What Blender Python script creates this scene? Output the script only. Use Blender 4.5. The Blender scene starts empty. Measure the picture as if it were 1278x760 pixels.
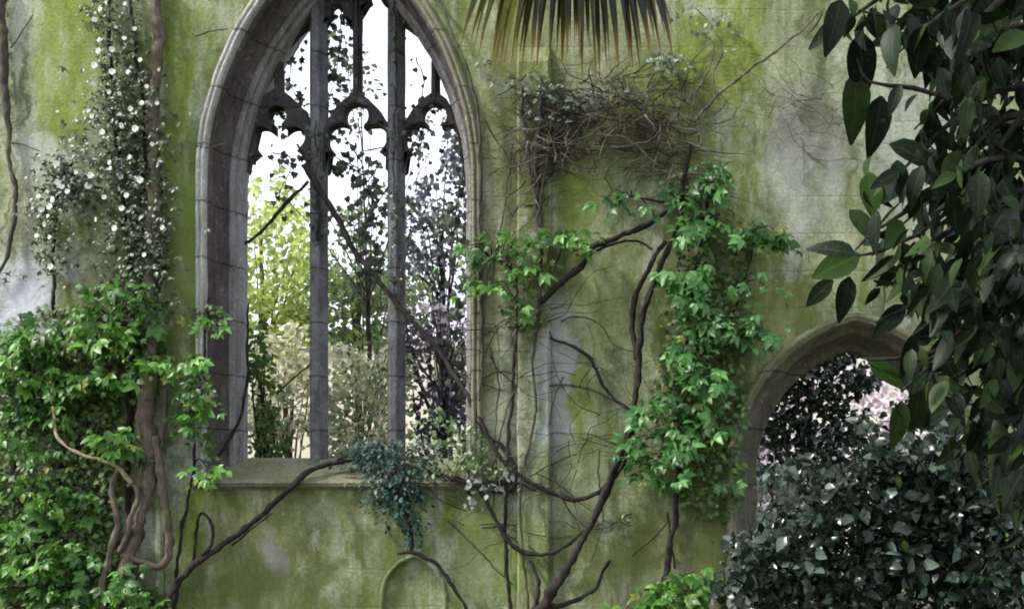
import bpy, bmesh, math, random
import numpy as np
from mathutils import Vector, noise
random.seed(7); rng = np.random.default_rng(7)
R = math.radians
scene = bpy.context.scene
COL = scene.collection

# ------------------------------------------------------------------ survey of the place
# the wall front is the plane y = 0, 150 photo pixels = 1 m there; eye 1.6 m up, 10 m away
EX, EY, EZ = (850-639)/150, -10.0, 1.6
def P(px, py, y=0.0):
    s = (y-EY)/10.0
    return Vector((EX+(px-850)/150*s, y, EZ+(610-py)/150*s))

# ------------------------------------------------------------------ object helpers
def mesh_obj(name, verts, faces, mat, parent=None, base=None, smooth=True, attrs=None):
    v = np.asarray(verts, dtype=np.float32).reshape(-1, 3)
    b = parent['_base'] if parent is not None and '_base' in parent.keys() else base
    if b is None: b = (0, 0, 0)
    b = np.array(b, dtype=np.float32)
    me = bpy.data.meshes.new(name)
    me.from_pydata((v-b).tolist(), [], faces if isinstance(faces, list) else faces.tolist())
    if attrs:
        for k, a in attrs.items():
            at = me.attributes.new(k, 'FLOAT', 'POINT'); at.data.foreach_set('value', np.asarray(a, dtype=np.float32))
    if smooth: me.polygons.foreach_set('use_smooth', [True]*len(me.polygons))
    me.materials.append(mat); me.update()
    o = bpy.data.objects.new(name, me); COL.objects.link(o)
    if parent is not None: o.parent = parent
    else: o.location = b.tolist()
    if parent is not None and '_base' in parent.keys(): o['_base'] = parent['_base']
    if parent is None: o['_base'] = b.tolist()
    return o
def tag(o, label=None, cat=None, group=None, kind=None):
    if label: o['label'] = label
    if cat: o['category'] = cat
    if group: o['group'] = group
    if kind: o['kind'] = kind
    return o
def thing(name, base, label, cat, group=None):
    o = bpy.data.objects.new(name, None); COL.objects.link(o); o.empty_display_size = .2
    o.location = base; o['_base'] = list(base)
    return tag(o, label, cat, group)

# ------------------------------------------------------------------ materials
def nt(name):
    m = bpy.data.materials.new(name); m.use_nodes = True
    t = m.node_tree; t.nodes.clear()
    out = t.nodes.new('ShaderNodeOutputMaterial')
    return m, t, out
class G:                                                  # tiny node-graph writer
    def __init__(s, t): s.t = t
    def n(s, kind, **kw):
        nd = s.t.nodes.new(kind)
        for k, v in kw.items():
            if k.startswith('i_'):
                key = k[2:]
                key = int(key) if key.isdigit() else key.replace('_', ' ')
                s.put(nd.inputs[key], v)
            else: setattr(nd, k, v)
        return nd
    def put(s, sock, v):
        if hasattr(v, 'is_output'): s.t.links.new(v, sock)
        elif isinstance(v, (tuple, list)) and sock.type == 'RGBA' and len(v) == 3: sock.default_value = (*v, 1)
        else: sock.default_value = v
    def math(s, op, a, b=0.0, clamp=False):
        nd = s.t.nodes.new('ShaderNodeMath'); nd.operation = op; nd.use_clamp = clamp
        s.put(nd.inputs[0], a); s.put(nd.inputs[1], b); return nd.outputs[0]
    def vmath(s, op, a, b=(0, 0, 0)):
        nd = s.t.nodes.new('ShaderNodeVectorMath'); nd.operation = op
        s.put(nd.inputs[0], a); s.put(nd.inputs[1], b)
        return nd.outputs['Value'] if op == 'LENGTH' else nd.outputs[0]
    def noise(s, vec, scale, detail=4, rough=.55, color=False):
        nd = s.t.nodes.new('ShaderNodeTexNoise'); s.put(nd.inputs['Vector'], vec)
        nd.inputs['Scale'].default_value = scale; nd.inputs['Detail'].default_value = detail
        nd.inputs['Roughness'].default_value = rough
        return nd.outputs['Color' if color else 'Fac']
    def remap(s, v, a, b, c=0.0, d=1.0, smooth=True):
        nd = s.t.nodes.new('ShaderNodeMapRange'); nd.interpolation_type = 'SMOOTHSTEP' if smooth else 'LINEAR'
        s.put(nd.inputs[0], v)
        for i, x in enumerate((a, b, c, d)): nd.inputs[i+1].default_value = x
        return nd.outputs[0]
    def mix(s, fac, a, b, blend='MIX'):
        nd = s.t.nodes.new('ShaderNodeMix'); nd.data_type = 'RGBA'; nd.blend_type = blend
        s.put(nd.inputs['Factor'], fac); s.put(nd.inputs['A'], a); s.put(nd.inputs['B'], b)
        return nd.outputs['Result']
    def scaled(s, vec, sc):
        return s.vmath('MULTIPLY', vec, sc)

def plaster_mat():
    m, t, out = nt('mossy_plaster'); g = G(t)
    pos = g.n('ShaderNodeNewGeometry').outputs['Position']
    warp = g.noise(pos, 1.7, 5, .65, True)
    warp = g.scaled(g.vmath('SUBTRACT', warp, (.5, .5, .5)), (.9, .9, 1.3))
    wp = g.vmath('ADD', pos, warp)
    col = (0.185, 0.215, 0.098)
    streak = g.noise(g.scaled(pos, (9, 9, .7)), 1.0, 6, .65)
    col = g.mix(g.remap(g.noise(pos, .9, 6, .6), .35, .65), col, (0.125, 0.165, 0.038))
    col = g.mix(g.remap(streak, .45, .72), col, (0.31, 0.315, 0.22))
    # lichen, moss and bare lime patches, plus shade painted in around the creeper: centre, radii (photo pixels on the wall), colour, strength
    patches = [
        (30, 120, 45, 240, (.42, .43, .31), .9), (75, 90, 36, 130, (.21, .26, .045), .85), (92, 30, 40, 60, (.20, .25, .045), .7),
        (70, 180, 26, 55, (.13, .19, .02), .7),
        (225, 90, 26, 170, (.20, .27, .04), .9), (228, 300, 26, 150, (.15, .21, .05), .8), (15, 385, 60, 60, (.48, .51, .52), .95),
        (60, 215, 60, 40, (.40, .43, .37), .8), (60, 335, 60, 30, (.36, .39, .34), .7),
        (222, 560, 22, 90, (.33, .36, .27), .9), (236, 655, 15, 60, (.26, .34, .035), .95), (185, 660, 22, 40, (.36, .40, .33), .9),
        (330, 660, 110, 70, (.155, .165, .06), .8), (338, 690, 16, 45, (.23, .21, .19), .8), (420, 640, 60, 40, (.22, .24, .13), .7),
        (330, 740, 90, 35, (.10, .125, .035), .8), (470, 710, 40, 60, (.12, .14, .04), .8), (400, 720, 14, 60, (.20, .23, .08), .7),
        (556, 665, 9, 55, (.20, .24, .02), .9),
        (615, 330, 26, 260, (.31, .31, .19), .75), (645, 500, 30, 130, (.30, .31, .24), .8), (690, 470, 22, 110, (.31, .32, .33), .8),
        (725, 250, 34, 70, (.19, .235, .045), .8), (745, 350, 40, 90, (.23, .26, .10), .8), (722, 500, 24, 45, (.15, .19, .04), .85),
        (760, 440, 50, 120, (.25, .28, .14), .6), (640, 700, 60, 60, (.17, .21, .07), .8), (730, 640, 50, 60, (.24, .27, .17), .7),
        (770, 690, 60, 50, (.12, .15, .04), .8), (590, 690, 30, 60, (.21, .25, .10), .6),
        (640, 60, 60, 80, (.20, .22, .09), .8), (900, 70, 70, 90, (.19, .24, .04), .9), (820, 110, 50, 50, (.17, .22, .04), .7),
        (985, 70, 40, 90, (.24, .26, .15), .8),
        (1010, 230, 55, 130, (.25, .25, .23), .9), (1010, 150, 60, 40, (.18, .165, .15), .7), (930, 210, 30, 110, (.16, .20, .04), .8),
        (1030, 330, 30, 80, (.25, .29, .13), .7), (1085, 60, 60, 60, (.36, .38, .27), .7), (1150, 180, 90, 130, (.36, .37, .33), .7),
        (960, 390, 70, 60, (.16, .175, .04), .85), (890, 560, 45, 120, (.09, .10, .03), .85), (850, 680, 70, 50, (.13, .14, .04), .8),
        (1130, 410, 60, 30, (.30, .30, .27), .7),
    ]
    for i, (px, py, rx, ry, c, st) in enumerate(patches):
        q = P(px, py)
        d = g.vmath('SUBTRACT', wp, tuple(q))
        d = g.vmath('MULTIPLY', d, (150/rx, 0, 150/ry))
        f = g.remap(g.vmath('LENGTH', d), 1.2, .5, 0, st)
        col = g.mix(f, col, c)
    # rain streaks, algae runs, grain
    run = g.noise(g.scaled(g.vmath('ADD', pos, g.scaled(warp, (.10, .10, .3))), (13, 13, 1.0)), 1.0, 7, .72)
    col = g.mix(g.remap(run, .54, .74, 0, .6), col, (.045, .05, .03))
    run2 = g.noise(g.scaled(g.vmath('ADD', g.vmath('ADD', pos, g.scaled(warp, (.12, .12, .3))), (7, 0, 3)), (7, 7, 1.2)), 1.0, 7, .72)
    col = g.mix(g.remap(run2, .50, .72, 0, .6), col, (.42, .43, .34))
    wide = g.noise(g.scaled(g.vmath('ADD', wp, (5, 0, 1)), (5, 1, .45)), 1.0, 6, .6)
    col = g.mix(g.remap(wide, .49, .64, 0, .8), col, (.075, .085, .03))
    col = g.mix(g.remap(wide, .46, .32, 0, .65), col, (.38, .40, .28))
    blot = g.noise(pos, 5.5, 7, .7)
    big = g.noise(g.scaled(g.vmath('ADD', pos, (9, 2, 4)), (2.6, 2.6, 1.5)), 1.0, 8, .72)
    col = g.mix(g.remap(big, .52, .68, 0, .6), col, (.075, .10, .022))
    col = g.mix(g.remap(big, .47, .32, 0, .75), col, (.40, .42, .32))
    col = g.mix(g.remap(blot, .50, .70, 0, .65), col, (.080, .115, .018))
    grain = g.noise(pos, 38, 6, .75)
    col = g.mix(g.remap(grain, .3, .7, .0, .5), col, (.05, .055, .03))
    spk = g.noise(g.vmath('ADD', pos, (3, 1, 5)), 24, 5, .7)
    col = g.mix(g.remap(spk, .6, .75, 0, .55), col, (.46, .47, .40))
    stains_shade = [(885, 580, 55, 150, (.075, .088, .028), .75), (330, 750, 120, 45, (.075, .095, .025), .7), (480, 720, 40, 50, (.085, .105, .03), .7), (338, 690, 15, 50, (.19, .18, .16), .7),  # stains, with shaded areas around the creeper painted in as dark patches
              (775, 700, 70, 50, (.085, .10, .03), .7), (965, 395, 70, 55, (.125, .145, .035), .7), (725, 250, 34, 70, (.17, .21, .04), .4), (722, 500, 26, 50, (.12, .165, .03), .6), (690, 480, 18, 110, (.27, .28, .27), .4),
              (15, 385, 50, 50, (.46, .48, .51), .6), (1010, 220, 50, 120, (.24, .25, .20), .3), (650, 150, 50, 110, (.10, .11, .045), .6), (400, 735, 16, 60, (.075, .09, .03), .7), (225, 250, 18, 200, (.12, .18, .035), .6),
              (95, 60, 30, 110, (.17, .22, .04), .35), (780, 170, 90, 50, (.11, .125, .04), .5), (620, 690, 40, 60, (.17, .22, .06), .5), (160, 330, 60, 60, (.15, .17, .08), .5), (940, 640, 40, 100, (.08, .09, .03), .7)]
    for (px, py, rx, ry, c, st) in stains_shade:
        d = g.vmath('MULTIPLY', g.vmath('SUBTRACT', wp, tuple(P(px, py))), (150/rx, 0, 150/ry))
        col = g.mix(g.math('MULTIPLY', g.remap(g.vmath('LENGTH', d), 1.3, .4, 0, st), g.remap(blot, .30, .52, .45, 1)), col, c)
    b = g.n('ShaderNodeBsdfPrincipled', i_Base_Color=col, i_Roughness=.93)
    b.inputs['Specular IOR Level'].default_value = .15
    bk = t.nodes.new('ShaderNodeTexBrick'); bk.inputs['Scale'].default_value = 1; bk.inputs['Brick Width'].default_value = .62; bk.inputs['Row Height'].default_value = .31
    bk.inputs['Mortar Size'].default_value = .012; bk.inputs['Mortar Smooth'].default_value = .6
    sx = t.nodes.new('ShaderNodeSeparateXYZ'); t.links.new(g.vmath('ADD', pos, g.scaled(warp, (.05, 0, .03))), sx.inputs[0]); cx = t.nodes.new('ShaderNodeCombineXYZ')
    t.links.new(sx.outputs[0], cx.inputs[0]); t.links.new(sx.outputs[2], cx.inputs[1]); t.links.new(cx.outputs[0], bk.inputs['Vector'])
    jm = g.math('MULTIPLY', bk.outputs['Fac'], g.remap(g.noise(g.vmath('ADD', pos, (1, 6, 2)), 1.1, 4), .42, .62))
    col = g.mix(g.math('MULTIPLY', jm, .10), col, (.05, .055, .03))
    col = g.scaled(col, (1.16, 1.19, 1.22))
    t.links.new(col, b.inputs['Base Color'])
    h = g.math('SUBTRACT', g.math('ADD', g.math('MULTIPLY', blot, .7), g.math('MULTIPLY', grain, .5)), g.math('MULTIPLY', jm, .14))
    bp = g.n('ShaderNodeBump', i_Strength=.6, i_Distance=.03, i_Height=h)
    t.links.new(bp.outputs[0], b.inputs['Normal']); t.links.new(b.outputs[0], out.inputs[0])
    return m

def stone_mat(name, c1, c2, c3, moss=.25):
    m, t, out = nt(name); g = G(t)
    pos = g.n('ShaderNodeNewGeometry').outputs['Position']
    n1 = g.noise(pos, 3.0, 7, .65); n2 = g.noise(g.scaled(pos, (18, 18, 3)), 1.0, 6, .7); n3 = g.noise(pos, 45, 5, .7)
    col = g.mix(g.remap(n1, .35, .65), c1, c2)
    col = g.mix(g.remap(n2, .48, .68, 0, .8), col, c3)
    col = g.mix(g.remap(n3, .35, .65, 0, .4), col, tuple(x*.35 for x in c1))
    col = g.mix(g.remap(g.noise(g.vmath('ADD', pos, (4, 4, 4)), 2.2, 6, .7), .5, .68, 0, moss), col, (.15, .16, .05))
    col = g.mix(g.remap(g.noise(pos, 13, 5, .7), .58, .70, 0, .5), col, (.36, .35, .31))
    if name == 'pale_limestone':                            # brown-green algae on the flank nearest the creepers
        sp = t.nodes.new('ShaderNodeSeparateXYZ'); t.links.new(pos, sp.inputs[0])
        col = g.mix(g.remap(g.math('ADD', sp.outputs[0], g.math('MULTIPLY', n1, .6)), P(455, 0).x, P(560, 0).x, 0, .8), col, (.15, .15, .075))
    b = g.n('ShaderNodeBsdfPrincipled', i_Base_Color=col, i_Roughness=.9)
    b.inputs['Specular IOR Level'].default_value = .2
    sz = t.nodes.new('ShaderNodeSeparateXYZ'); t.links.new(g.vmath('ADD', pos, g.scaled(g.noise(pos, 9, 2, .5, True), (.02, .02, .02))), sz.inputs[0])
    jt = g.math('ABSOLUTE', g.math('SUBTRACT', g.math('FRACT', g.math('DIVIDE', sz.outputs[2], .47)), .5))
    jt = g.remap(jt, .022, .008)
    col = g.mix(g.math('MULTIPLY', jt, .45), col, (.03, .028, .025))
    chip = g.noise(g.vmath('ADD', pos, (2, 7, 1)), 14, 6, .75)
    col = g.mix(g.remap(chip, .60, .72, 0, .8), col, tuple(min(1, 1.7*c) for c in c2))
    t.links.new(col, b.inputs['Base Color'])
    hh = g.math('SUBTRACT', g.math('ADD', g.math('MULTIPLY', n3, .5), g.math('ADD', n1, g.math('MULTIPLY', chip, 1.2))), jt)
    bp = g.n('ShaderNodeBump', i_Strength=.9, i_Distance=.022, i_Height=hh)
    t.links.new(bp.outputs[0], b.inputs['Normal']); t.links.new(b.outputs[0], out.inputs[0])
    return m

def bark_mat(name, c1, c2, moss=0.0):
    m, t, out = nt(name); g = G(t)
    pos = g.n('ShaderNodeNewGeometry').outputs['Position']
    n1 = g.noise(g.scaled(pos, (60, 60, 12)), 1.0, 6, .7); n2 = g.noise(pos, 6, 5, .6)
    col = g.mix(g.remap(n1, .35, .65), c1, c2)
    col = g.mix(g.remap(n2, .4, .7, 0, .6), col, tuple(x*.45 for x in c1))
    if moss: col = g.mix(g.remap(g.noise(pos, 3.5, 5, .6), .48, .62, 0, moss), col, (.10, .13, .03))
    b = g.n('ShaderNodeBsdfPrincipled', i_Base_Color=col, i_Roughness=.85)
    b.inputs['Specular IOR Level'].default_value = .25
    bp = g.n('ShaderNodeBump', i_Strength=.9, i_Distance=.012, i_Height=n1)
    t.links.new(bp.outputs[0], b.inputs['Normal']); t.links.new(b.outputs[0], out.inputs[0])
    return m

def leaf_mat(name, dark, mid, light, rough=.45, trans=.3, spec=.4, rib=.25, tip=None, midp=.55, oddk=.0):
    m, t, out = nt(name); g = G(t)
    a = g.n('ShaderNodeAttribute', attribute_name='rnd').outputs['Fac']
    r = g.n('ShaderNodeValToRGB', i_Fac=a); e = r.color_ramp.elements
    e[0].position = .0; e[0].color = (*dark, 1); e[1].position = 1; e[1].color = (*light, 1)
    k = e.new(midp); k.color = (*mid, 1)
    col = r.outputs[0]
    x = g.n('ShaderNodeAttribute', attribute_name='across').outputs['Fac']
    col = g.mix(g.remap(x, .12, .0, 0, rib), col, tuple(min(1, 1.6*c+.03) for c in light))
    odd = g.math('FRACT', g.math('MULTIPLY', a, 37.7))
    col = g.mix(g.remap(odd, .965, .975, 0, oddk), col, (max(light)*.95, max(light)*.80, max(light)*.16))
    pos = g.n('ShaderNodeNewGeometry').outputs['Position']
    col = g.mix(g.remap(g.noise(pos, 30, 3), .5, .75, 0, .4), col, tuple(.6*c for c in dark))
    col = g.mix(g.remap(g.noise(pos, 70, 3, .7), .60, .70, 0, .5), col, (.09, .065, .025))
    if tip:
        al = g.n('ShaderNodeAttribute', attribute_name='along').outputs['Fac']
        col = g.mix(g.remap(al, .76, .99), col, tip)
    b = g.n('ShaderNodeBsdfPrincipled', i_Base_Color=col, i_Roughness=rough)
    b.inputs['Specular IOR Level'].default_value = spec
    tr = g.n('ShaderNodeBsdfTranslucent', i_Color=g.mix(.5, col, tuple(min(1, c*1.4) for c in light)))
    mx = g.n('ShaderNodeMixShader', i_0=trans)
    t.links.new(b.outputs[0], mx.inputs[1]); t.links.new(tr.outputs[0], mx.inputs[2]); t.links.new(mx.outputs[0], out.inputs[0])
    return m

def plain_mat(name, c1, c2, scale=8, rough=.9):
    m, t, out = nt(name); g = G(t)
    pos = g.n('ShaderNodeNewGeometry').outputs['Position']
    n = g.noise(pos, scale, 6, .65)
    b = g.n('ShaderNodeBsdfPrincipled', i_Base_Color=g.mix(g.remap(n, .35, .65), c1, c2), i_Roughness=rough)
    bp = g.n('ShaderNodeBump', i_Strength=.4, i_Distance=.02, i_Height=n)
    t.links.new(bp.outputs[0], b.inputs['Normal']); t.links.new(b.outputs[0], out.inputs[0])
    return m

M = {}
M['plaster'] = plaster_mat()
M['jamb'] = stone_mat('shaded_limestone', (.078, .067, .068), (.14, .122, .122), (.042, .037, .037), .15)  # brown-purple base darkened to paint the shade of the window reveal
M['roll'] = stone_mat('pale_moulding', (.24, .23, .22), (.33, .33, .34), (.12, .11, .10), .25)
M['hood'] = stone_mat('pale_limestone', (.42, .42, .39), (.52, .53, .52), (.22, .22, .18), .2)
M['tracery'] = stone_mat('grey_limestone', (.13, .13, .14), (.22, .23, .25), (.06, .055, .055), .25)
M['dark_tracery'] = stone_mat('deep_grey_limestone', (.045, .040, .042), (.075, .070, .075), (.03, .027, .027), .2)  # darker grey tone for the trefoil heads and tracery bars
M['mossy_stone'] = stone_mat('mossy_stone', (.17, .18, .10), (.24, .25, .17), (.10, .11, .045), .8)
M['arch_stone'] = stone_mat('dark_limestone', (.095, .090, .070), (.15, .145, .11), (.05, .048, .038), .8)
M['bark_dark'] = bark_mat('dark_bark', (.013, .010, .009), (.036, .029, .025))
M['bark_brown'] = bark_mat('brown_bark', (.085, .065, .050), (.17, .14, .11), .4)
M['bark_grey'] = bark_mat('grey_bark', (.042, .036, .031), (.10, .09, .076), .4)
M['bark_pale'] = bark_mat('pale_bark', (.27, .22, .14), (.38, .32, .21))
M['bark_dead'] = bark_mat('dead_stem', (.075, .062, .050), (.20, .175, .145))
M['creeper'] = leaf_mat('creeper_leaf', (.018, .060, .008), (.055, .165, .020), (.14, .33, .055), .42, .30, oddk=.55)
M['creeper_cool'] = leaf_mat('cool_creeper_leaf', (.018, .062, .014), (.050, .160, .036), (.135, .32, .09), .40, .30, oddk=.5)
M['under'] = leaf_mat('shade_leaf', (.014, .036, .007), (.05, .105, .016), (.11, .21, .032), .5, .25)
M['rose_leaf'] = leaf_mat('rose_leaf', (.015, .028, .014), (.032, .055, .022), (.075, .11, .045), .4, .2)
M['ivy'] = leaf_mat('ivy_leaf', (.010, .018, .010), (.022, .038, .016), (.045, .065, .025), .35, .15)
M['teal'] = leaf_mat('blue_green_leaf', (.004, .016, .013), (.010, .036, .029), (.032, .09, .070), .45, .1, .25)
M['magnolia'] = leaf_mat('glossy_leaf', (.003, .007, .003), (.007, .016, .006), (.028, .055, .013), .46, .05, .10, .2, midp=.72)
M['magnolia_new'] = leaf_mat('fresh_glossy_leaf', (.014, .034, .006), (.026, .060, .009), (.042, .09, .014), .45, .25, .15)
M['shrub'] = leaf_mat('shrub_leaf', (.004, .009, .006), (.012, .028, .015), (.11, .155, .135), .24, .06, .32, .1, midp=.72)  # pale ramp end paints glossy glints onto some of the leaves
M['yellow'] = leaf_mat('lime_leaf', (.05, .11, .02), (.24, .38, .06), (.66, .74, .26), .5, .45)
M['mid'] = leaf_mat('green_tree_leaf', (.02, .045, .02), (.10, .18, .06), (.34, .44, .22), .45, .35)
M['variegated'] = leaf_mat('cream_leaf', (.05, .07, .015), (.42, .44, .16), (.85, .83, .62), .5, .35)
M['purple'] = leaf_mat('purple_leaf', (.018, .014, .026), (.045, .036, .065), (.12, .10, .16), .4, .15)
M['bluegrey'] = leaf_mat('grey_leaf', (.012, .018, .022), (.045, .055, .065), (.22, .25, .30), .35, .2)
M['palewhite'] = leaf_mat('pale_leaf', (.10, .14, .10), (.24, .29, .24), (.50, .54, .50), .5, .3)
M['palm'] = leaf_mat('palm_leaf', (.004, .006, .003), (.014, .017, .005), (.20, .20, .035), .45, .12, .3, .1, tip=(.27, .16, .035))
M['frost'] = leaf_mat('frosted_leaf', (.05, .08, .05), (.12, .16, .11), (.32, .37, .31), .5, .25)
M['petal'] = plain_mat('white_petal', (.72, .72, .66), (.80, .79, .72), 40, .6)
M['ground'] = plain_mat('leafy_soil', (.05, .045, .025), (.09, .10, .04), 4)
M['cream'] = plain_mat('cream_render', (.74, .71, .60), (.82, .79, .70), 2.5)
M['cream2'] = plain_mat('pale_ashlar', (.58, .55, .50), (.72, .70, .66), 2.5)
M['glass'] = plain_mat('dark_window_glass', (.05, .06, .07), (.09, .10, .12), 1.0, .1)

# ------------------------------------------------------------------ leaves
def ovate(n=3, w=.36, fold=.22, droop=.25, prof=None, x0=0.0):
    ts = np.linspace(0, 1, n+1); v = []; ac = []; al = []; f = []
    for t in ts:
        ww = w*(math.sin(math.pi*min(1, t**.75*.96+.02))**.85) if prof is None else w*np.interp(t, prof[0], prof[1])
        for s in (-1, 0, 1):
            v.append((s*ww, t, abs(s)*ww*fold - droop*t*t)); ac.append(abs(s)); al.append(t)
    for i in range(n):
        for j in range(2):
            a = i*3+j; f.append((a, a+1, a+4, a+3))
    return np.array(v), f, np.array(ac, float), np.array(al)
def palmate(angles, lens, n=2, w=.21, droop=.35):
    V = []; F = []; A = []; L = []; o = 0
    for a, l in zip(angles, lens):
        v, f, ac, al = ovate(n, w, .25, droop)
        v = v*l; c, s = math.cos(R(a)), math.sin(R(a))
        v = np.stack([v[:, 0]*c+v[:, 1]*s, -v[:, 0]*s+v[:, 1]*c, v[:, 2]], 1)
        V.append(v); F += [tuple(i+o for i in q) for q in f]; A.append(ac); L.append(al); o += len(v)
    return np.concatenate(V), F, np.concatenate(A), np.concatenate(L)
def lobed():
    pts = [(0, .0), (.28, -.10), (.50, .12), (.36, .34), (.40, .56), (.18, .62), (0, 1)]
    v = [(0, .35, .03)]; out = [(x, y) for x, y in pts] + [(-x, y) for x, y in pts[1:-1][::-1]]
    for x, y in out: v.append((x, y, -.10*(x*x+y*y)*2))
    f = [(0, 1+i, 1+(i+1) % len(out)) for i in range(len(out))]
    return np.array(v), f, np.array([0]+[1.0]*len(out)), np.array([.3]*len(v))
T = {
    'palm5': palmate((-110, -54, 0, 54, 110), (.62, .9, 1.0, .9, .62), 3, .31),
    'palm3': palmate((-62, 0, 62), (.8, 1.0, .8), 3, .27),
    'oval': ovate(3), 'small': ovate(2, .34, .2, .15), 'long': ovate(5, .22, .25, .30), 'big': ovate(6, .225, .25, .30),
    'big2': ovate(6, .27, .15, .12), 'lobed': lobed(), 'curl': ovate(6, .19, .55, .75),
}
class Leaves:
    def __init__(s): s.d = {}
    def add(s, tpl, pos, tip, nrm, size, rnd=None):
        s.d.setdefault(tpl, []).append((*pos, *tip, *nrm, size, random.random() if rnd is None else rnd))
    def build(s, name, mat, parent=None, base=None):
        V = []; F = []; A = []; Al = []; Rn = []; o = 0
        for tpl, rows in s.d.items():
            tv, tf, ac, al = T[tpl]; a = np.array(rows); n = len(a); k = len(tv)
            y = a[:, 3:6]; y = y/np.maximum(1e-6, np.linalg.norm(y, axis=1))[:, None]
            x = np.cross(y, a[:, 6:9]); x = x/np.maximum(1e-6, np.linalg.norm(x, axis=1))[:, None]
            z = np.cross(x, y); sz = a[:, 9][:, None, None]
            v = a[:, None, 0:3] + sz*(tv[None, :, 0:1]*x[:, None]+tv[None, :, 1:2]*y[:, None]+tv[None, :, 2:3]*z[:, None])
            V.append(v.reshape(-1, 3)); A.append(np.tile(ac, n)); Al.append(np.tile(al, n)); Rn.append(np.repeat(a[:, 10], k))
            tfl = [tuple(q) for q in tf]
            for i in range(n):
                b = o+i*k
                F += [tuple(q+b for q in f) for f in tfl]
            o += n*k
        return mesh_obj(name, np.concatenate(V), F, mat, parent, base, True,
                        {'rnd': np.concatenate(Rn), 'across': np.concatenate(A), 'along': np.concatenate(Al)})
def rv(s=1.0): return Vector((random.uniform(-s, s), random.uniform(-s, s), random.uniform(-s, s)))
def disc():
    a = random.uniform(0, 2*math.pi); r = math.sqrt(random.random()); return r*math.cos(a), r*math.sin(a)

# ------------------------------------------------------------------ stems
def spline(pts, rad, step=.035):
    p = [Vector(q) for q in pts]; p = [2*p[0]-p[1]]+p+[2*p[-1]-p[-2]]
    r = list(rad); r = [r[0]]+r+[r[-1]]; out = []
    for i in range(1, len(p)-2):
        n = max(2, int((p[i+1]-p[i]).length/step))
        for k in range(n):
            t = k/n; t2 = t*t; t3 = t2*t
            q = .5*(2*p[i]+(p[i+1]-p[i-1])*t+(2*p[i-1]-5*p[i]+4*p[i+1]-p[i+2])*t2+(3*p[i]-p[i-1]-3*p[i+1]+p[i+2])*t3)
            out.append((q, r[i]*(1-t)+r[i+1]*t))
    out.append((p[-2], r[-2])); return out
class Tubes:
    def __init__(s): s.V = []; s.F = []
    def tube(s, pts, rad, sides=7, wob=.012, step=.028, knob=.42):
        if isinstance(rad, (int, float)): rad = [rad]*len(pts)
        if len(rad) == 2 and len(pts) > 2: rad = list(np.linspace(rad[0], rad[1], len(pts)))
        sp = spline(pts, rad, step); sd = random.uniform(0, 99); o = len(s.V); up = Vector((0, -1, 0.2)).normalized()
        for i, (q, r) in enumerate(sp):
            d = (sp[min(i+1, len(sp)-1)][0]-sp[max(i-1, 0)][0])
            d = d.normalized() if d.length > 1e-6 else Vector((0, 0, 1))
            a = d.cross(up)
            if a.length < .05: a = d.cross(Vector((1, 0, 0)))
            a.normalize(); b = d.cross(a)
            w = noise.noise_vector(q*5+Vector((sd, 0, 0)))*wob + noise.noise_vector(q*17+Vector((0, sd, 0)))*wob*.45
            q = q+w
            for k in range(sides):
                th = 2*math.pi*k/sides; dv = a*math.cos(th)+b*math.sin(th)
                rr = r*(1+knob*1.6*noise.noise(q*14+dv*1.2+Vector((0, 0, sd))))
                s.V.append(q+dv*rr)
        n = len(sp)
        for i in range(n-1):
            for k in range(sides):
                a0 = o+i*sides+k; a1 = o+i*sides+(k+1) % sides
                s.F.append((a0, a1, a1+sides, a0+sides))
        s.F.append(tuple(o+k for k in range(sides))[::-1]); s.F.append(tuple(o+(n-1)*sides+k for k in range(sides)))
        return [q for q, _ in sp]
    def build(s, name, mat, parent=None, base=None): return mesh_obj(name, [tuple(v) for v in s.V], s.F, mat, parent, base)
def pp(*a):                                               # points given as (px, py[, y]) triples
    return [P(q[0], q[1], q[2] if len(q) > 2 else -.05) for q in a]
VS = .64
def vine(name, pts, rpx, mat, label, cat='vine', group=None, extra=(), wob=.018):
    k = VS if 'trunk' not in cat else .9
    t = Tubes(); r = [x/150*k for x in rpx] if isinstance(rpx, (list, tuple)) else rpx/150*k
    path = t.tube(pp(*pts), r, wob=wob)
    for (ep, er) in extra: t.tube(pp(*ep), [x/150*k for x in er] if isinstance(er, (list, tuple)) else er/150*k, wob=wob)
    low = min(path, key=lambda q: q.z)
    return tag(t.build(name, M[mat], None, tuple(low)), label, cat, group), path

# ------------------------------------------------------------------ generic mesh pieces
def arch_loop(cx, half, Rr, spring, base, y, n=22):
    """pointed arch outline, bottom left -> apex -> bottom right"""
    pts = [Vector((cx-half, y, base + (spring-base)*k/24)) for k in range(24)]
    h = math.acos((Rr-half)/Rr)
    L = [(cx-half+Rr-Rr*math.cos(h*k/n), spring+Rr*math.sin(h*k/n)) for k in range(n+1)]
    pts += [Vector((x, y, z)) for x, z in L]
    pts += [Vector((2*cx-x, y, z)) for x, z in L[:-1][::-1]]
    pts += [Vector((cx+half, y, base + (spring-base)*k/24)) for k in range(24)][::-1]
    return pts
def fill(loops, mat, name, parent, normal=(0, -1, 0)):
    bm = bmesh.new()
    for lp in loops:
        vs = [bm.verts.new(p) for p in lp]
        for i in range(len(vs)): bm.edges.new((vs[i], vs[(i+1) % len(vs)]))
    bmesh.ops.triangle_fill(bm, use_beauty=True, use_dissolve=False, edges=bm.edges[:], normal=normal)
    for f in bm.faces:
        f.normal_update()
        if f.normal.dot(Vector(normal)) < 0: f.normal_flip()
    bm.verts.index_update()
    V = [tuple(v.co) for v in bm.verts]; F = [tuple(v.index for v in f.verts) for f in bm.faces]; bm.free()
    return V, F
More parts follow.
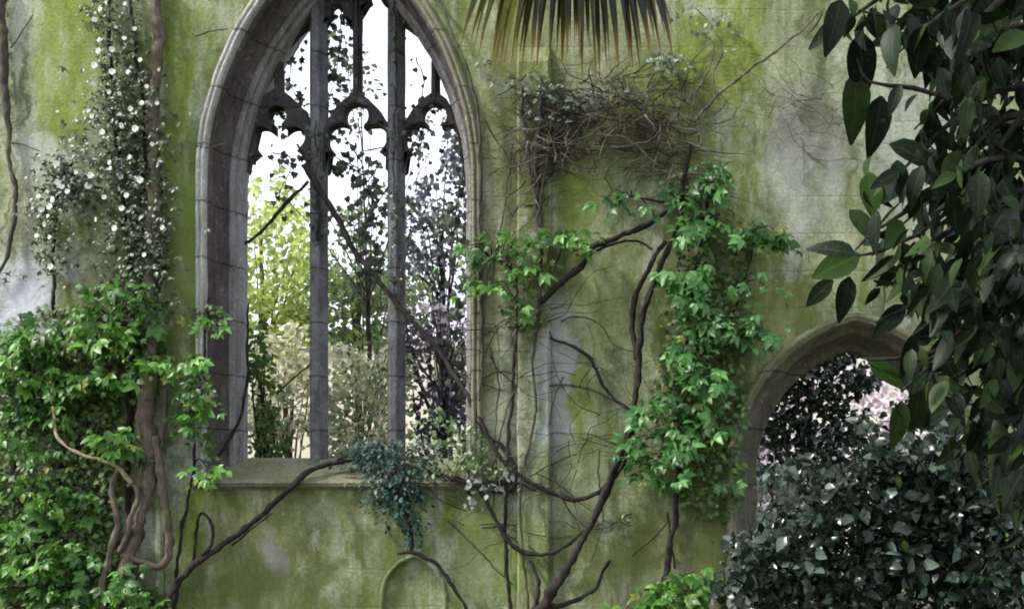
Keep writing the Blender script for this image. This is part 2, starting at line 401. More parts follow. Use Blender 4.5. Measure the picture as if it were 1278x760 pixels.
def loft(loops, close=False):
    V = [tuple(p) for lp in loops for p in lp]; n = len(loops[0]); F = []
    for i in range(len(loops)-1):
        for k in range(n if close else n-1):
            a = i*n+k; b = i*n+(k+1) % n
            F.append((a, b, b+n, a+n))
    return V, F
def join(*vf):
    V = []; F = []
    for v, f in vf:
        o = len(V); V += list(v); F += [tuple(i+o for i in q) for q in f]
    return V, F
def prism_x(prof, x0, x1, nx=1):
    """profile of (y, z) swept along x"""
    n = len(prof); V = []; F = []
    for i in range(nx+1):
        x = x0+(x1-x0)*i/nx
        V += [(x, y, z) for y, z in prof]
    for i in range(nx):
        for k in range(n):
            a = i*n+k; b = i*n+(k+1) % n; F.append((a, b, b+n, a+n))
    F.append(tuple(range(n))); F.append(tuple(nx*n+k for k in range(n))[::-1])
    return V, F
def box(x0, x1, y0, y1, z0, z1):
    V = [(x, y, z) for x in (x0, x1) for y in (y0, y1) for z in (z0, z1)]
    F = [(0, 1, 3, 2), (4, 6, 7, 5), (0, 4, 5, 1), (2, 3, 7, 6), (0, 2, 6, 4), (1, 5, 7, 3)]
    return V, F
def plate(loops, y0, thick, bev):
    """2D outline with holes in x,z -> bevelled slab facing -y"""
    cu = bpy.data.curves.new('plate', 'CURVE'); cu.dimensions = '2D'; cu.fill_mode = 'BOTH'
    cu.extrude = thick/2-bev; cu.bevel_depth = bev; cu.bevel_resolution = 1; cu.offset = -bev
    for lp in loops:
        sp = cu.splines.new('POLY'); sp.points.add(len(lp)-1); sp.use_cyclic_u = True
        for p, q in zip(sp.points, lp): p.co = (q[0], q[1], 0, 1)
    ob = bpy.data.objects.new('plate', cu); COL.objects.link(ob)
    me = bpy.data.meshes.new_from_object(ob.evaluated_get(bpy.context.evaluated_depsgraph_get()))
    V = [(v.co.x, y0+thick/2-v.co.z, v.co.y) for v in me.vertices]; F = [tuple(p.vertices) for p in me.polygons]
    bpy.data.objects.remove(ob); bpy.data.curves.remove(cu); bpy.data.meshes.remove(me)
    return V, F

# ================================================================== SETTING
def grid_ground():
    n = 60; V = []; F = []
    xs = np.sinh(np.linspace(-5.2, 5.2, n)); ys = np.sinh(np.linspace(-5.2, 5.2, n))
    for y in ys:
        for x in xs:
            V.append((x*3, y*3, .05*noise.noise(Vector((x*1.3, y*1.3, 0))) if abs(x) < 20 and abs(y) < 20 else 0))
    for j in range(n-1):
        for i in range(n-1):
            a = j*n+i; F.append((a, a+1, a+n+1, a+n))
    return V, F
V, F = grid_ground(); tag(mesh_obj('ground', V, F, M['ground']), kind='structure')

# ------------------------------------------------------------------ the ruined wall
WCX = P(424, 0).x; HALF = 166/150; RR = 403/150-.06; SPR = P(0, 230).z; SILL_F = P(0, 600).z; DG = .50
SILL_B = P(0, 572, DG).z
wall = thing('church_wall', (0, 0, 0), 'tall ruined church wall streaked with green moss, holding the traceried window', 'wall')
win_front = arch_loop(WCX, HALF, RR, SPR, SILL_F-.06, 0)
DCX = P(1068, 0).x; DHALF = 150/150; DR = 195/150; DSPR = P(0, 590).z
door_front = arch_loop(DCX, DHALF, DR, DSPR, .02, 0)
BCX = P(516, 0).x; BH = 38/150; BSPR = P(0, 745).z
blind_front = arch_loop(BCX, BH, BH*1.35, BSPR, .30, 0, 14)
X0, X1, Z0, Z1 = -10.5, 11.0, -.3, 7.3
top = [Vector((X1-(X1-X0)*k/40, 0, Z1+.35*noise.noise(Vector((k*.7, 0, 0))))) for k in range(41)]
outer = [Vector((X0, 0, Z0)), Vector((X1, 0, Z0))]+top
front = fill([outer, win_front, door_front, blind_front], None, '', None)
# the back: same outline 0.95 m behind
WB = .95
win_back = arch_loop(WCX, HALF+.02, RR+.02, SPR, SILL_F-.06, WB); door_back = arch_loop(DCX, DHALF-.1, DR-.1, DSPR, .02, WB)
def aty(lp, y): return [Vector((p.x, y, p.z)) for p in lp]
back = fill([aty(outer, WB), win_back, door_back], None, '', None, (0, 1, 0))
edge = loft([outer, aty(outer, WB)], True)
V, F = join(front, back, edge)
mesh_obj('masonry', V, F, M['plaster'], wall, smooth=False)

def reveal(cx, half, Rr, spr, base, prof):
    V, F = loft([arch_loop(cx, half-o, Rr-o, spr, base, y, 48) for o, y in prof])
    out = []
    for p in V:                                             # worn, uneven edges
        q = Vector(p); d = noise.noise_vector(q*4)*.007+noise.noise_vector(q*15)*.005
        out.append((q.x+d.x, q.y+(d.y if .03 < abs(q.y) else 0), q.z+d.z*.5))
    return out, F
# window: splayed and moulded reveal
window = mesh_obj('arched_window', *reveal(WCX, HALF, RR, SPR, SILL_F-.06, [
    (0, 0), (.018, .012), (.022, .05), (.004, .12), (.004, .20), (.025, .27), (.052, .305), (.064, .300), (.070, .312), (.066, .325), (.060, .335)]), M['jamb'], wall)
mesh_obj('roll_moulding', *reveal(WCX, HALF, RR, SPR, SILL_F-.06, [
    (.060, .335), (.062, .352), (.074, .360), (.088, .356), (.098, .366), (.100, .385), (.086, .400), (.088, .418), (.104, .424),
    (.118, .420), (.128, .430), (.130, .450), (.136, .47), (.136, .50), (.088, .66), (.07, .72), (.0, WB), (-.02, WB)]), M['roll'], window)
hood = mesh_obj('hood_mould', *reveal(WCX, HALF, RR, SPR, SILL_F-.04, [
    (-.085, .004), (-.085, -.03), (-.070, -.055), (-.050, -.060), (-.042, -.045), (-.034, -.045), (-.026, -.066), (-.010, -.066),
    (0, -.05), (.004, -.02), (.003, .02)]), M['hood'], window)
# sloping sill and its front drip course
sv = prism_x([(-.02, SILL_F-.02), (.02, SILL_F+.02), (DG-.03, SILL_B-.01), (DG+.2, SILL_B+.01), (WB, SILL_B-.15), (WB+.06, SILL_B-.17), (WB+.06, SILL_F-.07), (-.02, SILL_F-.07)],
             WCX-HALF-.01, WCX+HALF+.01, 30)
mesh_obj('sill', *sv, M['mossy_stone'], window, smooth=False)
dv = prism_x([(.02, SILL_F+.016), (-.055, SILL_F+.004), (-.075, SILL_F-.012), (-.075, SILL_F-.040), (-.05, SILL_F-.058), (.02, SILL_F-.075)],
             WCX-HALF-.09, WCX+HALF+.06, 30)
mesh_obj('drip_course', *dv, M['mossy_stone'], window, smooth=False)

# tracery: laid out on the glazing plane
YT = DG-.02
def g2(px, py):
    q = P(px, py, YT); return (q.x, q.z)
def arc_pts(c, r, a0, a1, n=10):
    return [(c[0]+r*math.cos(R(a0+(a1-a0)*k/n)), c[1]-r*math.sin(R(a0+(a1-a0)*k/n))) for k in range(n+1)]
def px_loop(pts): return [g2(x, y) for x, y in pts]
MUL = (395, 492.5); LC = (345, 443.5, 541.5)
ga = arch_loop(WCX, HALF-.12, RR-.12, SPR, 0, 0, 26)
inner_arch = [(p.x, p.z) for p in ga]
def arch_x_at(py_z, side):                                  # half opening at height z of the glazing arch
    Rr = RR-.136; half = HALF-.136; dz = max(0, py_z-SPR)
    if dz >= Rr: return None
    w = half-Rr+math.sqrt(Rr*Rr-dz*dz)
    return w if w > 0 else None
def clip_arch(pts, margin=.035):
    out = []
    for x, z in pts:
        w = arch_x_at(z, 0); w = 0 if w is None else max(0, w-margin)
        out.append((min(max(x, WCX-w), WCX+w), z))
    return out
def dedupe(pts):
    o = []
    for p in pts:
        if not o or math.dist(o[-1], p) > .004: o.append(p)
    return o
def light_hole(c):                                          # the lower edge is open: trefoil head over a plain light
    L, Rr_ = c-39, c+39
    pts = [(L, 214), (L, 200), (L+2, 194), (L+10, 188)]
    pts += arc_pts((c-21, 171), 17, 225, 45, 12) + [(c-9, 155)]
    pts += arc_pts((c, 143), 15, 220, -40, 14) + [(c+9, 155)]
    pts += arc_pts((c+21, 171), 17, 135, -45, 12)
    pts += [(Rr_-10, 188), (Rr_-2, 194), (Rr_, 200), (Rr_, 214)]
    return pts
def head_plate(c):
    """spandrel with an ogee-pointed back and the trefoil cut in it"""
    L, Rr_ = c-40, c+40
    outl = [(L, 214), (c-41, 178), (c-41, 164), (c-37, 150), (c-28, 135), (c-15, 122), (c, 111)]
    outl += [(2*c-x, y) for x, y in outl[:-1][::-1]]
    hole = light_hole(c)
    return outl+hole[::-1]
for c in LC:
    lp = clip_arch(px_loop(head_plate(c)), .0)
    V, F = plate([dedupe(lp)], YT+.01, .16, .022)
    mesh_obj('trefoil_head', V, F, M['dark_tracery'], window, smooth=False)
# mullions: chamfered shafts with a front nib
def shaft(px, wpx, y0, y1, zb, zt, nib=True, n=24):
    w = wpx/150*1.05/2; x = P(px, 0, YT).x
    pr = [(-w, (y0+y1)/2+.03), (-w, (y0+y1)/2-.02), (-w*.55, y0+.035), (-w*.5, y0+.012), (-w*.32, y0), (w*.32, y0), (w*.5, y0+.012), (w*.55, y0+.035),
          (w, (y0+y1)/2-.02), (w, (y0+y1)/2+.03), (w*.4, y1), (-w*.4, y1)]
    V = []; F = []; k = len(pr)
    for i in range(n+1):
        z = zb+(zt-zb)*i/n
        for a, y in pr:
            d = .004*noise.noise(Vector((a*30, z*6, px)))
            V.append((x+a+d, y+d, z))
    for i in range(n):
        for j in range(k):
            a = i*k+j; b = i*k+(j+1) % k; F.append((a, b, b+k, a+k))
    F.append(tuple(range(k))); F.append(tuple(n*k+j for j in range(k))[::-1])
    return V, F
def arch_top(px):
    x = P(px, 0, YT).x; Rr = RR-.12; half = HALF-.12
    dx = half-abs(x-WCX); return SPR+math.sqrt(max(.01, Rr*Rr-(Rr-dx)**2))
for m in MUL: mesh_obj('mullion', *shaft(m, 21, YT-.05, YT+.19, SILL_B-.06, arch_top(m)+.03), M['tracery'], window, smooth=False)
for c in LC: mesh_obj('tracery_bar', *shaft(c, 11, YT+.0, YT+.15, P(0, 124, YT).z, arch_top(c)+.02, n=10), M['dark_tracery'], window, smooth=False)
# little cusped heads closing the upper lights, and the cinquefoil plate under the apex
def small_head(x0, x1, ytop, yb):
    c = (x0+x1)/2; h = (x1-x0)/2
    outl = [(x0-2, yb), (x0-2, ytop-30), (x1+2, ytop-30), (x1+2, yb)]
    hole = [(x1, yb), (x1-1, yb-10), (c+h*.45, yb-16)]+arc_pts((c, yb-24), h*.42, -40, 220, 10)+[(c-h*.45, yb-16), (x0+1, yb-10), (x0, yb)]
    return outl+hole
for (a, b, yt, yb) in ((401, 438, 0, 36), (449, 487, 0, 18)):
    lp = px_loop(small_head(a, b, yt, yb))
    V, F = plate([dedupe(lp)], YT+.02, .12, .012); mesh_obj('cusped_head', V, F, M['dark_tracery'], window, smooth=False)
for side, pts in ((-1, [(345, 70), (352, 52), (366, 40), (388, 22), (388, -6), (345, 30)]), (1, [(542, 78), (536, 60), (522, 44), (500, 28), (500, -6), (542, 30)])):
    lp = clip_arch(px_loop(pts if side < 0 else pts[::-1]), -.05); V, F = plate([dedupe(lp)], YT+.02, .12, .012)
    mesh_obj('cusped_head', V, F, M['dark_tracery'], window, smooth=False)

# doorway arch on the right
door = mesh_obj('pointed_archway', *reveal(DCX, DHALF, DR, DSPR, -.05, [
    (-.0, .0), (.02, .015), (.03, .06), (.05, .09), (.075, .10), (.085, .13), (.10, .22), (.14, .30), (.165, .33), (.19, .335), (.20, .36), (.20, .50), (.10, WB)]), M['arch_stone'], wall)
mesh_obj('hood_mould', *reveal(DCX, DHALF, DR, DSPR, .3, [
    (-.075, .004), (-.075, -.03), (-.06, -.055), (-.03, -.055), (-.02, -.035), (-.005, -.045), (.004, -.02), (.003, .02)]), M['mossy_stone'], door)
# small blind arch low on the wall
blind = mesh_obj('blind_arch', *join(reveal(BCX, BH, BH*1.35, BSPR, .28, [(-.03, .003), (-.028, -.010), (-.008, -.014), (.004, -.002), (.01, .05)]),
                 fill([arch_loop(BCX, BH-.005, BH*1.35-.005, BSPR, .28, .04, 14)], None, '', None)), M['plaster'], wall)
# shallow attached shafts between window and creeper
def pilaster(pxa, pxb, ytop, dep):
    a, b = P(pxa, 0).x, P(pxb, 0).x; zt = P(0, ytop).z; n = 40; V = []; F = []
    pr = [(a, .02), (a, -dep*.6), (a+.02, -dep), (b-.02, -dep), (b, -dep*.6), (b, .02)]
    for i in range(n+1):
        z = -.2+(zt+.2)*i/n; sh = 1 if z < zt-.12 else max(.1, (zt-z)/.12)
        for x, y in pr:
            d = .012*noise.noise(Vector((x*9, 3, z*5)))
            V.append((x+d, (y-d if y < 0 else y)*(sh if y < 0 else 1), z))
    k = len(pr)
    for i in range(n):
        for j in range(k-1):
            q = i*k+j; F.append((q, q+1, q+1+k, q+k))
    F.append(tuple(n*k+j for j in range(k)))
    return V, F
mesh_obj('pilaster', *pilaster(646, 688, 60, .07), M['plaster'], wall, smooth=False)
mesh_obj('pilaster', *pilaster(196, 206, -60, .05), M['plaster'], wall, smooth=False)

# ------------------------------------------------------------------ beyond the wall
def garden_wall():
    a, b = P(270, 0, 8).x, P(640, 0, 8).x; zt = P(0, 436, 8).z
    o = thing('garden_wall', ((a+b)/2, 8, 0), 'cream rendered wall with flat pale coping seen through the traceried window', 'wall')
    mesh_obj('wall_face', *box(a, b, 8, 8.3, -.2, zt), M['cream'], o, smooth=False)
    mesh_obj('coping', *box(a-.05, b+.05, 7.9, 8.4, zt+.003, zt+.16), M['cream2'], o, smooth=False)
    for k in range(5):
        x = a+(b-a)*(k+.5)/5
        mesh_obj('pier', *box(x-.16, x+.16, 7.93, 7.998, -.2, zt-.003), M['cream'], o, smooth=False)
garden_wall()
def far_building():
    a, b, y = P(900, 0, 16).x, P(1330, 0, 16).x, 16.0; zt = P(0, 330, 16).z
    o = thing('stone_building', ((a+b)/2, y, 0), 'pale stone building glimpsed through leaves inside the right hand pointed archway', 'building')
    mesh_obj('wall_face', *box(a, b, y, y+5, -.2, zt), M['cream2'], o, smooth=False)
    mesh_obj('cornice', *box(a-.2, b+.2, y-.25, y+5.2, zt+.003, zt+.4), M['cream2'], o, smooth=False)
    for j in range(2):
        for i in range(5):
            x = a+(b-a)*(i+.5)/5; z = 1.2+j*3.2
            w = mesh_obj('window', *box(x-.55, x+.55, y-.06, y-.003, z, z+1.9), M['cream'], o, smooth=False)
            mesh_obj('pane', *box(x-.42, x+.42, y-.075, y-.063, z+.12, z+1.78), M['glass'], w, smooth=False)
far_building()

def leaf_cloud(L, blobs, tpl, size, up=.5, dens=1.0, dir_out=(0, -1, 0)):
    """blobs: (px, py, y, rx_px, ry_px, ry_m, n)"""
    for (px, py, y, rx, ry, dy, n) in blobs:
        subs = [disc() for _ in range(max(3, n//16))]
        for _ in range(int(n*dens)):
            sa, sb = random.choice(subs); a = sa+random.gauss(0, .15); b = sb+random.gauss(0, .13)
            q = P(px+a*rx, py+b*ry, y+random.uniform(-dy, dy))
            nrm = Vector(dir_out)*.6+Vector((0, 0, up))+rv(.9)
            tip = Vector((random.uniform(-1, 1), random.uniform(-.8, .4), random.uniform(-.9, .3)))
            L.add(tpl, q, tip, nrm, size*random.uniform(.5, 1.25))
def tree(name, blobs, tpl, size, mat, bark, trunk_px, y, label, cat='tree', r=.09, group=None, forks=8, up=.5):
    base = P(trunk_px, 0, y); base.z = 0
    o = thing(name, tuple(base), label, cat, group)
    t = Tubes(); b0 = blobs[0]; top = P(b0[0], b0[1]-b0[4]*.5, b0[2])
    mid = base.lerp(top, .5)+Vector((random.uniform(-.1, .1), 0, 0))
    path = t.tube([base-Vector((0, 0, .1)), base.lerp(mid, .5)+rv(.05), mid, top], [r, r*.8, r*.6, r*.25], step=.12)
    for k in range(forks):
        b = blobs[k % len(blobs)]; s = path[int(len(path)*random.uniform(.35, .9))]
        a1, a2 = disc(); e = P(b[0]+a1*b[3]*.8, b[1]+a2*b[4]*.8, b[2]+random.uniform(-.5, .5)*b[5])
        t.tube([s, s.lerp(e, .5)+rv(.08)+Vector((0, 0, .06)), e], [min(.02, r*.4), min(.011, r*.22), .003], sides=4, step=.1)
    t.build('trunk' if cat == 'tree' else 'stem', M[bark], o)
    L = Leaves(); leaf_cloud(L, blobs, tpl, size, up); L.build('crown' if cat == 'tree' else 'foliage', M[mat], o)
    return o
M['lacy'] = leaf_mat('lacy_leaf', (.010, .016, .010), (.030, .050, .025), (.14, .19, .09), .45, .25)
M['blossom'] = leaf_mat('lilac_blossom', (.30, .20, .27), (.55, .42, .50), (.80, .68, .74), .6, .4)
tree('lime_tree', [(325, 330, 5, 70, 80, .9, 1300), (355, 290, 5, 40, 60, .7, 330), (320, 400, 5, 76, 50, .7, 1000), (390, 370, 5.3, 50, 50, .6, 330), (330, 235, 5, 26, 30, .5, 90), (420, 400, 5.4, 40, 40, .5, 160)], 'oval', .085, 'yellow', 'bark_brown', 345, 5,
     'bright lime green tree outside the left light of the window', forks=16)
tree('garden_tree', [(440, 380, 5.6, 70, 56, .9, 1700), (480, 350, 5.6, 60, 46, .8, 700), (400, 340, 5.6, 50, 60, .6, 200), (462, 290, 5.4, 46, 40, .6, 150), (520, 360, 5.6, 40, 50, .6, 260), (370, 410, 5.6, 30, 40, .6, 160)], 'oval', .085, 'mid', 'bark_brown', 452, 5.6,
     'mid green tree outside the middle light of the window above the cream wall', forks=16)
tree('grey_leaved_tree', [(550, 320, 4.2, 50, 60, .6, 480), (556, 240, 4.2, 46, 60, .6, 430), (515, 300, 4.2, 40, 60, .5, 200), (574, 170, 4, 26, 60, .5, 260), (530, 190, 4.2, 26, 50, .5, 70)], 'oval', .08, 'bluegrey', 'bark_dark', 560, 4.2,
     'sparse grey leaved tree against the sky outside the right light of the window', forks=16)
tree('lacy_tree', [(450, 180, 3.2, 60, 130, .5, 200), (430, 80, 3.2, 50, 90, .5, 150), (350, 170, 3.2, 50, 80, .5, 50), (540, 110, 3.2, 50, 80, .5, 110), (465, 290, 3.2, 60, 60, .5, 160), (540, 260, 3.2, 40, 80, .5, 100)], 'oval', .075, 'lacy', 'bark_dark', 470, 3.2,
     'thin lacy tree with fine dark twigs against the sky behind the traceried window', forks=22, r=.022)
tree('purple_shrub', [(550, 445, 3, 54, 56, .5, 900), (525, 410, 3, 36, 36, .4, 300), (560, 520, 3, 46, 46, .5, 600)], 'oval', .07, 'purple', 'bark_dark', 552, 3,
     'dense dark purple shrub outside the right light of the window', 'shrub', .05, forks=16)
tree('cream_leaved_shrub', [(445, 515, 2.6, 60, 62, .5, 1300), (420, 465, 2.8, 40, 36, .4, 260), (480, 475, 2.6, 36, 36, .4, 260)], 'oval', .07, 'variegated', 'bark_brown', 445, 2.6,
     'cream and yellow leaved shrub behind the middle light of the window', 'shrub', .018, forks=9)
tree('leafy_shrub', [(440, 510, 2.2, 60, 60, .3, 240), (490, 450, 2.2, 30, 50, .3, 120), (350, 530, 2.2, 40, 40, .3, 80)], 'oval', .065, 'mid', 'bark_dark', 465, 2.2,
     'loose green shrub mixed among the cream leaves behind the middle light', 'shrub', .015, forks=9)
tree('pale_shrub', [(352, 510, 3.0, 44, 60, .5, 800), (360, 440, 3.2, 40, 36, .4, 380)], 'oval', .075, 'variegated', 'bark_brown', 352, 3.0,
     'loose pale yellow shrub behind the left light of the window', 'shrub', .04, forks=24)
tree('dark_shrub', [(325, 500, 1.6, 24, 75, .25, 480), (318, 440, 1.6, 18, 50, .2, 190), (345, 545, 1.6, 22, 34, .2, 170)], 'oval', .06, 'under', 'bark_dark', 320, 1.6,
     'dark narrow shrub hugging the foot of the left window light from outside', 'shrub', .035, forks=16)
tree('blossoming_shrub', [(548, 385, 2.4, 26, 16, .2, 90), (575, 390, 2.4, 12, 22, .2, 40)], 'oval', .06, 'blossom', 'bark_dark', 548, 2.4,
     'pale lilac blossom above the purple shrub in the right window light', 'shrub', .02)
tree('pale_fleck_bush', [(960, 640, 3.4, 50, 50, .3, 420), (1040, 560, 3.6, 100, 90, .4, 900), (1110, 520, 3.6, 50, 60, .3, 400), (1000, 470, 3.6, 60, 50, .3, 240)], 'oval', .075, 'blossom', 'bark_brown', 1045, 3.6,  # added pale bush; its leaves stand in for light through the gaps
     'added pinkish white bush giving light flecks in gaps behind the dark evergreen bush in the archway', 'shrub', .04, forks=16)
tree('evergreen_bush', [(1010, 515, 2.4, 80, 80, .4, 1300), (1000, 560, 2.2, 60, 50, .3, 400), (1000, 470, 2.4, 50, 36, .3, 420), (1060, 450, 2.4, 44, 34, .3, 330), (1030, 610, 2.4, 80, 40, .4, 500), (1120, 530, 2.6, 50, 50, .4, 130), (1130, 610, 2.6, 50, 40, .4, 300)], 'oval', .085, 'shrub', 'bark_dark', 1030, 2.4,
     'dark evergreen bush filling the pointed archway from behind', 'shrub', .06)
tree('cream_leaved_shrub', [(965, 630, 1.6, 40, 50, .3, 420)], 'oval', .075, 'palewhite', 'bark_brown', 965, 1.6,
     'pale pinkish leaved shrub in the lower left of the pointed archway', 'shrub', .03)

# ================================================================== CREEPERS ON THE WALL
def clumps(L, blobs, tpl='palm5', size=.105, per=7, out=(.10, .36)):
    """leafy shoots reaching out of the wall, leaves shingled over their ends"""
    shoots = []
    for (px, py, rx, ry, n) in blobs:
        for _ in range(max(1, int(n*1.0))):
            a, b = random.gauss(0, .50), random.gauss(0, .50); d = random.uniform(*out)*(1.15-.25*abs(a))
            c = P(px+a*rx, py+b*ry, -d); shoots.append(c)
            tone = random.uniform(-.34, .30); lean = random.uniform(-.6, .6); sz = size*random.uniform(.75, 1.15)
            for k in range(random.randint(max(3, per-4), per+2)):
                th = random.uniform(-math.pi, math.pi); rr = random.uniform(.01, .17)
                off = Vector((math.cos(th)*rr*1.25+lean*rr*.5, -abs(math.sin(th))*rr, random.uniform(-.12, .06)-rr*.35))
                tip = Vector((math.cos(th)*.9+lean, -.45-.4*random.random(), -.45+random.uniform(-.65, .6)))
                nrm = Vector((math.cos(th)*.25+lean*.4, -.7, .7))+rv(.85)
                u = random.random(); tp = tpl if u < .6 else ('palm3' if u < .85 else 'oval')
                L.add(tp, c+off, tip, nrm, sz*random.uniform(.45, 1.3)*(.8 if tp == 'oval' else 1), min(1, max(0, .5+tone+random.uniform(-.4, .4))))
    return shoots
def shoots_stems(T_, shoots, roots, r=.004):
    for c in shoots:
        s = min(roots, key=lambda q: (q-c).length) if roots else Vector((c.x, -.02, c.z-.2))
        if (s-c).length > .7: s = Vector((c.x+random.uniform(-.1, .1), -.01, c.z-.25))
        T_.tube([s, s.lerp(c, .5)+Vector((0, -.03, .05)), c], [r*1.6, r*.7], sides=4, step=.08, wob=.01)
def creeper(name, base_px, stems, blobs, under, label, mat='creeper', umat='under', size=.094, tpl='palm5', cat='creeper', utpl='oval', usize=.058, bark='bark_dark', per=7, group=None):
    base = P(base_px[0], base_px[1], -.03)
    o = thing(name, tuple(base), label, cat, group)
    t = Tubes(); roots = []
    for s, r in stems: roots += t.tube(pp(*s), [x/150 for x in r], wob=.02)
    L = Leaves(); sh = clumps(L, blobs, tpl, size, per)
    shoots_stems(t, sh, roots)
    if t.V: t.build('stem', M[bark], o)
    L.build('foliage', M[mat], o)
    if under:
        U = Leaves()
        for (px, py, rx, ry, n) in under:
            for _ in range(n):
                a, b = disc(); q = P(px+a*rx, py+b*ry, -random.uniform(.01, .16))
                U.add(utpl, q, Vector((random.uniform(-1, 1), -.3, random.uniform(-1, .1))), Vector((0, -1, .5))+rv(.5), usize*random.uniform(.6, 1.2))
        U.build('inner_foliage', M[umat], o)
    return o
creeper('creeper', (60, 800), [([(60, 800), (75, 720), (70, 620), (90, 540), (110, 470), (150, 400)], (4, 2)), ([(90, 800), (40, 690), (20, 600), (30, 500), (40, 440)], (3, 2))],
        [(50, 420, 62, 14, 16), (135, 422, 50, 18, 13), (30, 458, 36, 18, 9), (105, 466, 46, 16, 10), (188, 445, 22, 18, 6), (15, 500, 20, 14, 3), (155, 545, 36, 12, 7), (80, 500, 14, 10, 2), (40, 590, 34, 14, 5), (100, 610, 26, 12, 4), (20, 545, 20, 12, 3), (70, 635, 36, 14, 5), (150, 362, 42, 12, 8), (112, 395, 30, 10, 4), (190, 385, 20, 12, 3), (60, 560, 26, 10, 3)],
        [(90, 450, 120, 70, 900), (60, 560, 100, 90, 1300), (60, 500, 90, 50, 500), (160, 390, 50, 50, 240)],
        'broad leafy green creeper spread across the wall left of the thick trunk')
creeper('creeper', (40, 820), [([(40, 820), (45, 740), (30, 660)], (3, 2))],
        [(45, 690, 50, 22, 12), (30, 735, 50, 22, 13), (105, 742, 36, 18, 9), (15, 650, 30, 20, 6), (100, 690, 30, 16, 4)],
        [(50, 680, 100, 80, 2000), (115, 620, 36, 80, 300)], 'low green creeper in the bottom left corner under the broad leafy one')
creeper('creeper', (175, 820), [([(175, 820), (172, 770), (170, 735)], (2, 1.5))],
        [(172, 738, 34, 16, 9), (160, 720, 26, 10, 4)], [(172, 750, 34, 24, 90)], 'small bright creeper tuft at the foot of the looped trunk')
creeper('creeper', (235, 800), [([(216, 800), (222, 700), (238, 600), (248, 520), (255, 440), (262, 370)], (2.5, 1.2))],
        [(250, 478, 18, 20, 6), (238, 505, 15, 18, 4), (264, 585, 9, 12, 3), (240, 465, 14, 14, 3), (262, 395, 12, 10, 2)],
        [(245, 500, 22, 60, 130), (262, 575, 12, 40, 80), (255, 395, 32, 16, 60)], 'narrow creeper climbing between the thick trunk and the window jamb', size=.085, usize=.055)
creeper('creeper', (650, 800), [([(640, 800), (630, 640), (640, 480), (645, 350), (610, 320)], (2.5, 1.5)), ([(645, 350), (690, 330), (705, 300)], (1.5, 1))],
        [(592, 312, 22, 12, 4), (632, 300, 34, 10, 5), (662, 338, 26, 10, 3), (606, 350, 20, 12, 3), (706, 294, 18, 8, 4), (640, 375, 22, 12, 2)],
        [(635, 325, 66, 44, 150), (655, 385, 34, 30, 70)], 'small green creeper patch at the right jamb of the traceried window', size=.085, usize=.055)
creeper('creeper', (800, 820), [([(800, 820), (835, 690), (850, 560), (850, 450), (870, 330), (890, 220)], (4, 2)), ([(850, 450), (910, 400), (945, 290)], (2, 1.2)), ([(870, 260), (820, 250), (780, 245)], (2, 1))],
        [(780, 247, 24, 7, 4), (885, 212, 24, 10, 6), (838, 236, 20, 10, 3), (900, 250, 22, 10, 4), (905, 284, 44, 14, 13), (962, 284, 20, 12, 5), (868, 345, 24, 18, 7), (945, 352, 14, 10, 2), (888, 393, 36, 14, 10), (938, 408, 20, 16, 5), (848, 432, 24, 12, 4),
         (868, 466, 34, 14, 7), (828, 500, 20, 10, 3), (880, 515, 34, 12, 6), (855, 545, 24, 10, 5), (812, 578, 34, 14, 9), (800, 545, 14, 10, 2), (905, 590, 12, 10, 1)],
        [(890, 320, 50, 60, 330), (885, 400, 60, 60, 420), (875, 500, 60, 90, 700), (890, 600, 44, 50, 300), (860, 230, 40, 20, 90)],
        'tall bright green creeper column between the window and the pointed archway', 'creeper_cool', size=.098, usize=.055)
creeper('creeper', (845, 820), [([(845, 820), (842, 770), (840, 735)], (2, 1.5))],
        [(838, 735, 32, 16, 13), (866, 720, 18, 12, 6), (812, 745, 18, 12, 6)], [(845, 745, 40, 24, 120)], 'low bright green creeper tuft at the bottom beside the dark glossy shrub', 'creeper')

# climbing roses
def flower_mesh():
    V = []; F = []
    for ring, (n, r, tilt) in enumerate(((6, 1.0, .25), (5, .62, .75), (3, .34, 1.3))):
        for k in range(n):
            a = 2*math.pi*k/n+ring*.5; c, s = math.cos(a), math.sin(a); o = len(V)
            for (u, w, h) in ((.1, 0, 0), (.6, -.42, tilt*.45), (.62, .42, tilt*.45), (1.0, -.26, tilt*.75), (1.0, .26, tilt*.75)):
                V.append(((u*c-w*s)*r, -(h*r+.08*ring), (u*s+w*c)*r))
            F += [(o, o+1, o+2), (o+1, o+3, o+4, o+2)]
    me = bpy.data.meshes.new('flower'); me.from_pydata(V, [], F); me.materials.append(M['petal']); me.update(); return me
FLOWER = flower_mesh()
def rose(base_px, stems, blobs, flowers, label):
    base = P(*base_px, -.04); o = thing('climbing_rose', tuple(base), label, 'climbing rose')
    t = Tubes()
    for s, r in stems: t.tube(pp(*s), [x/150 for x in r], wob=.025)
    t.build('stem', M['bark_dark'], o)
    L = Leaves()
    for (px, py, rx, ry, n) in blobs:
        for _ in range(n):
            if random.random() < .25: continue
            a, b = random.gauss(0, .62), random.gauss(0, .62); q = P(px+a*rx, py+b*ry, -random.uniform(.03, .26))
            L.add('palm3' if random.random() < .6 else 'oval', q, Vector((random.uniform(-1, 1), -.5, random.uniform(-1, .2))), Vector((0, -.8, .8))+rv(.6), random.uniform(.026, .062))
    L.build('foliage', M['rose_leaf'], o)
    for (x, y) in flowers:
        f = bpy.data.objects.new('flower', FLOWER); COL.objects.link(f); f.parent = o
        f.location = P(x, y, -random.uniform(.24, .32))-base
        f.rotation_euler = (random.uniform(-.5, .3), random.uniform(0, 6), random.uniform(-.5, .5))
        s = random.uniform(.016, .028); f.scale = (s, s, s)
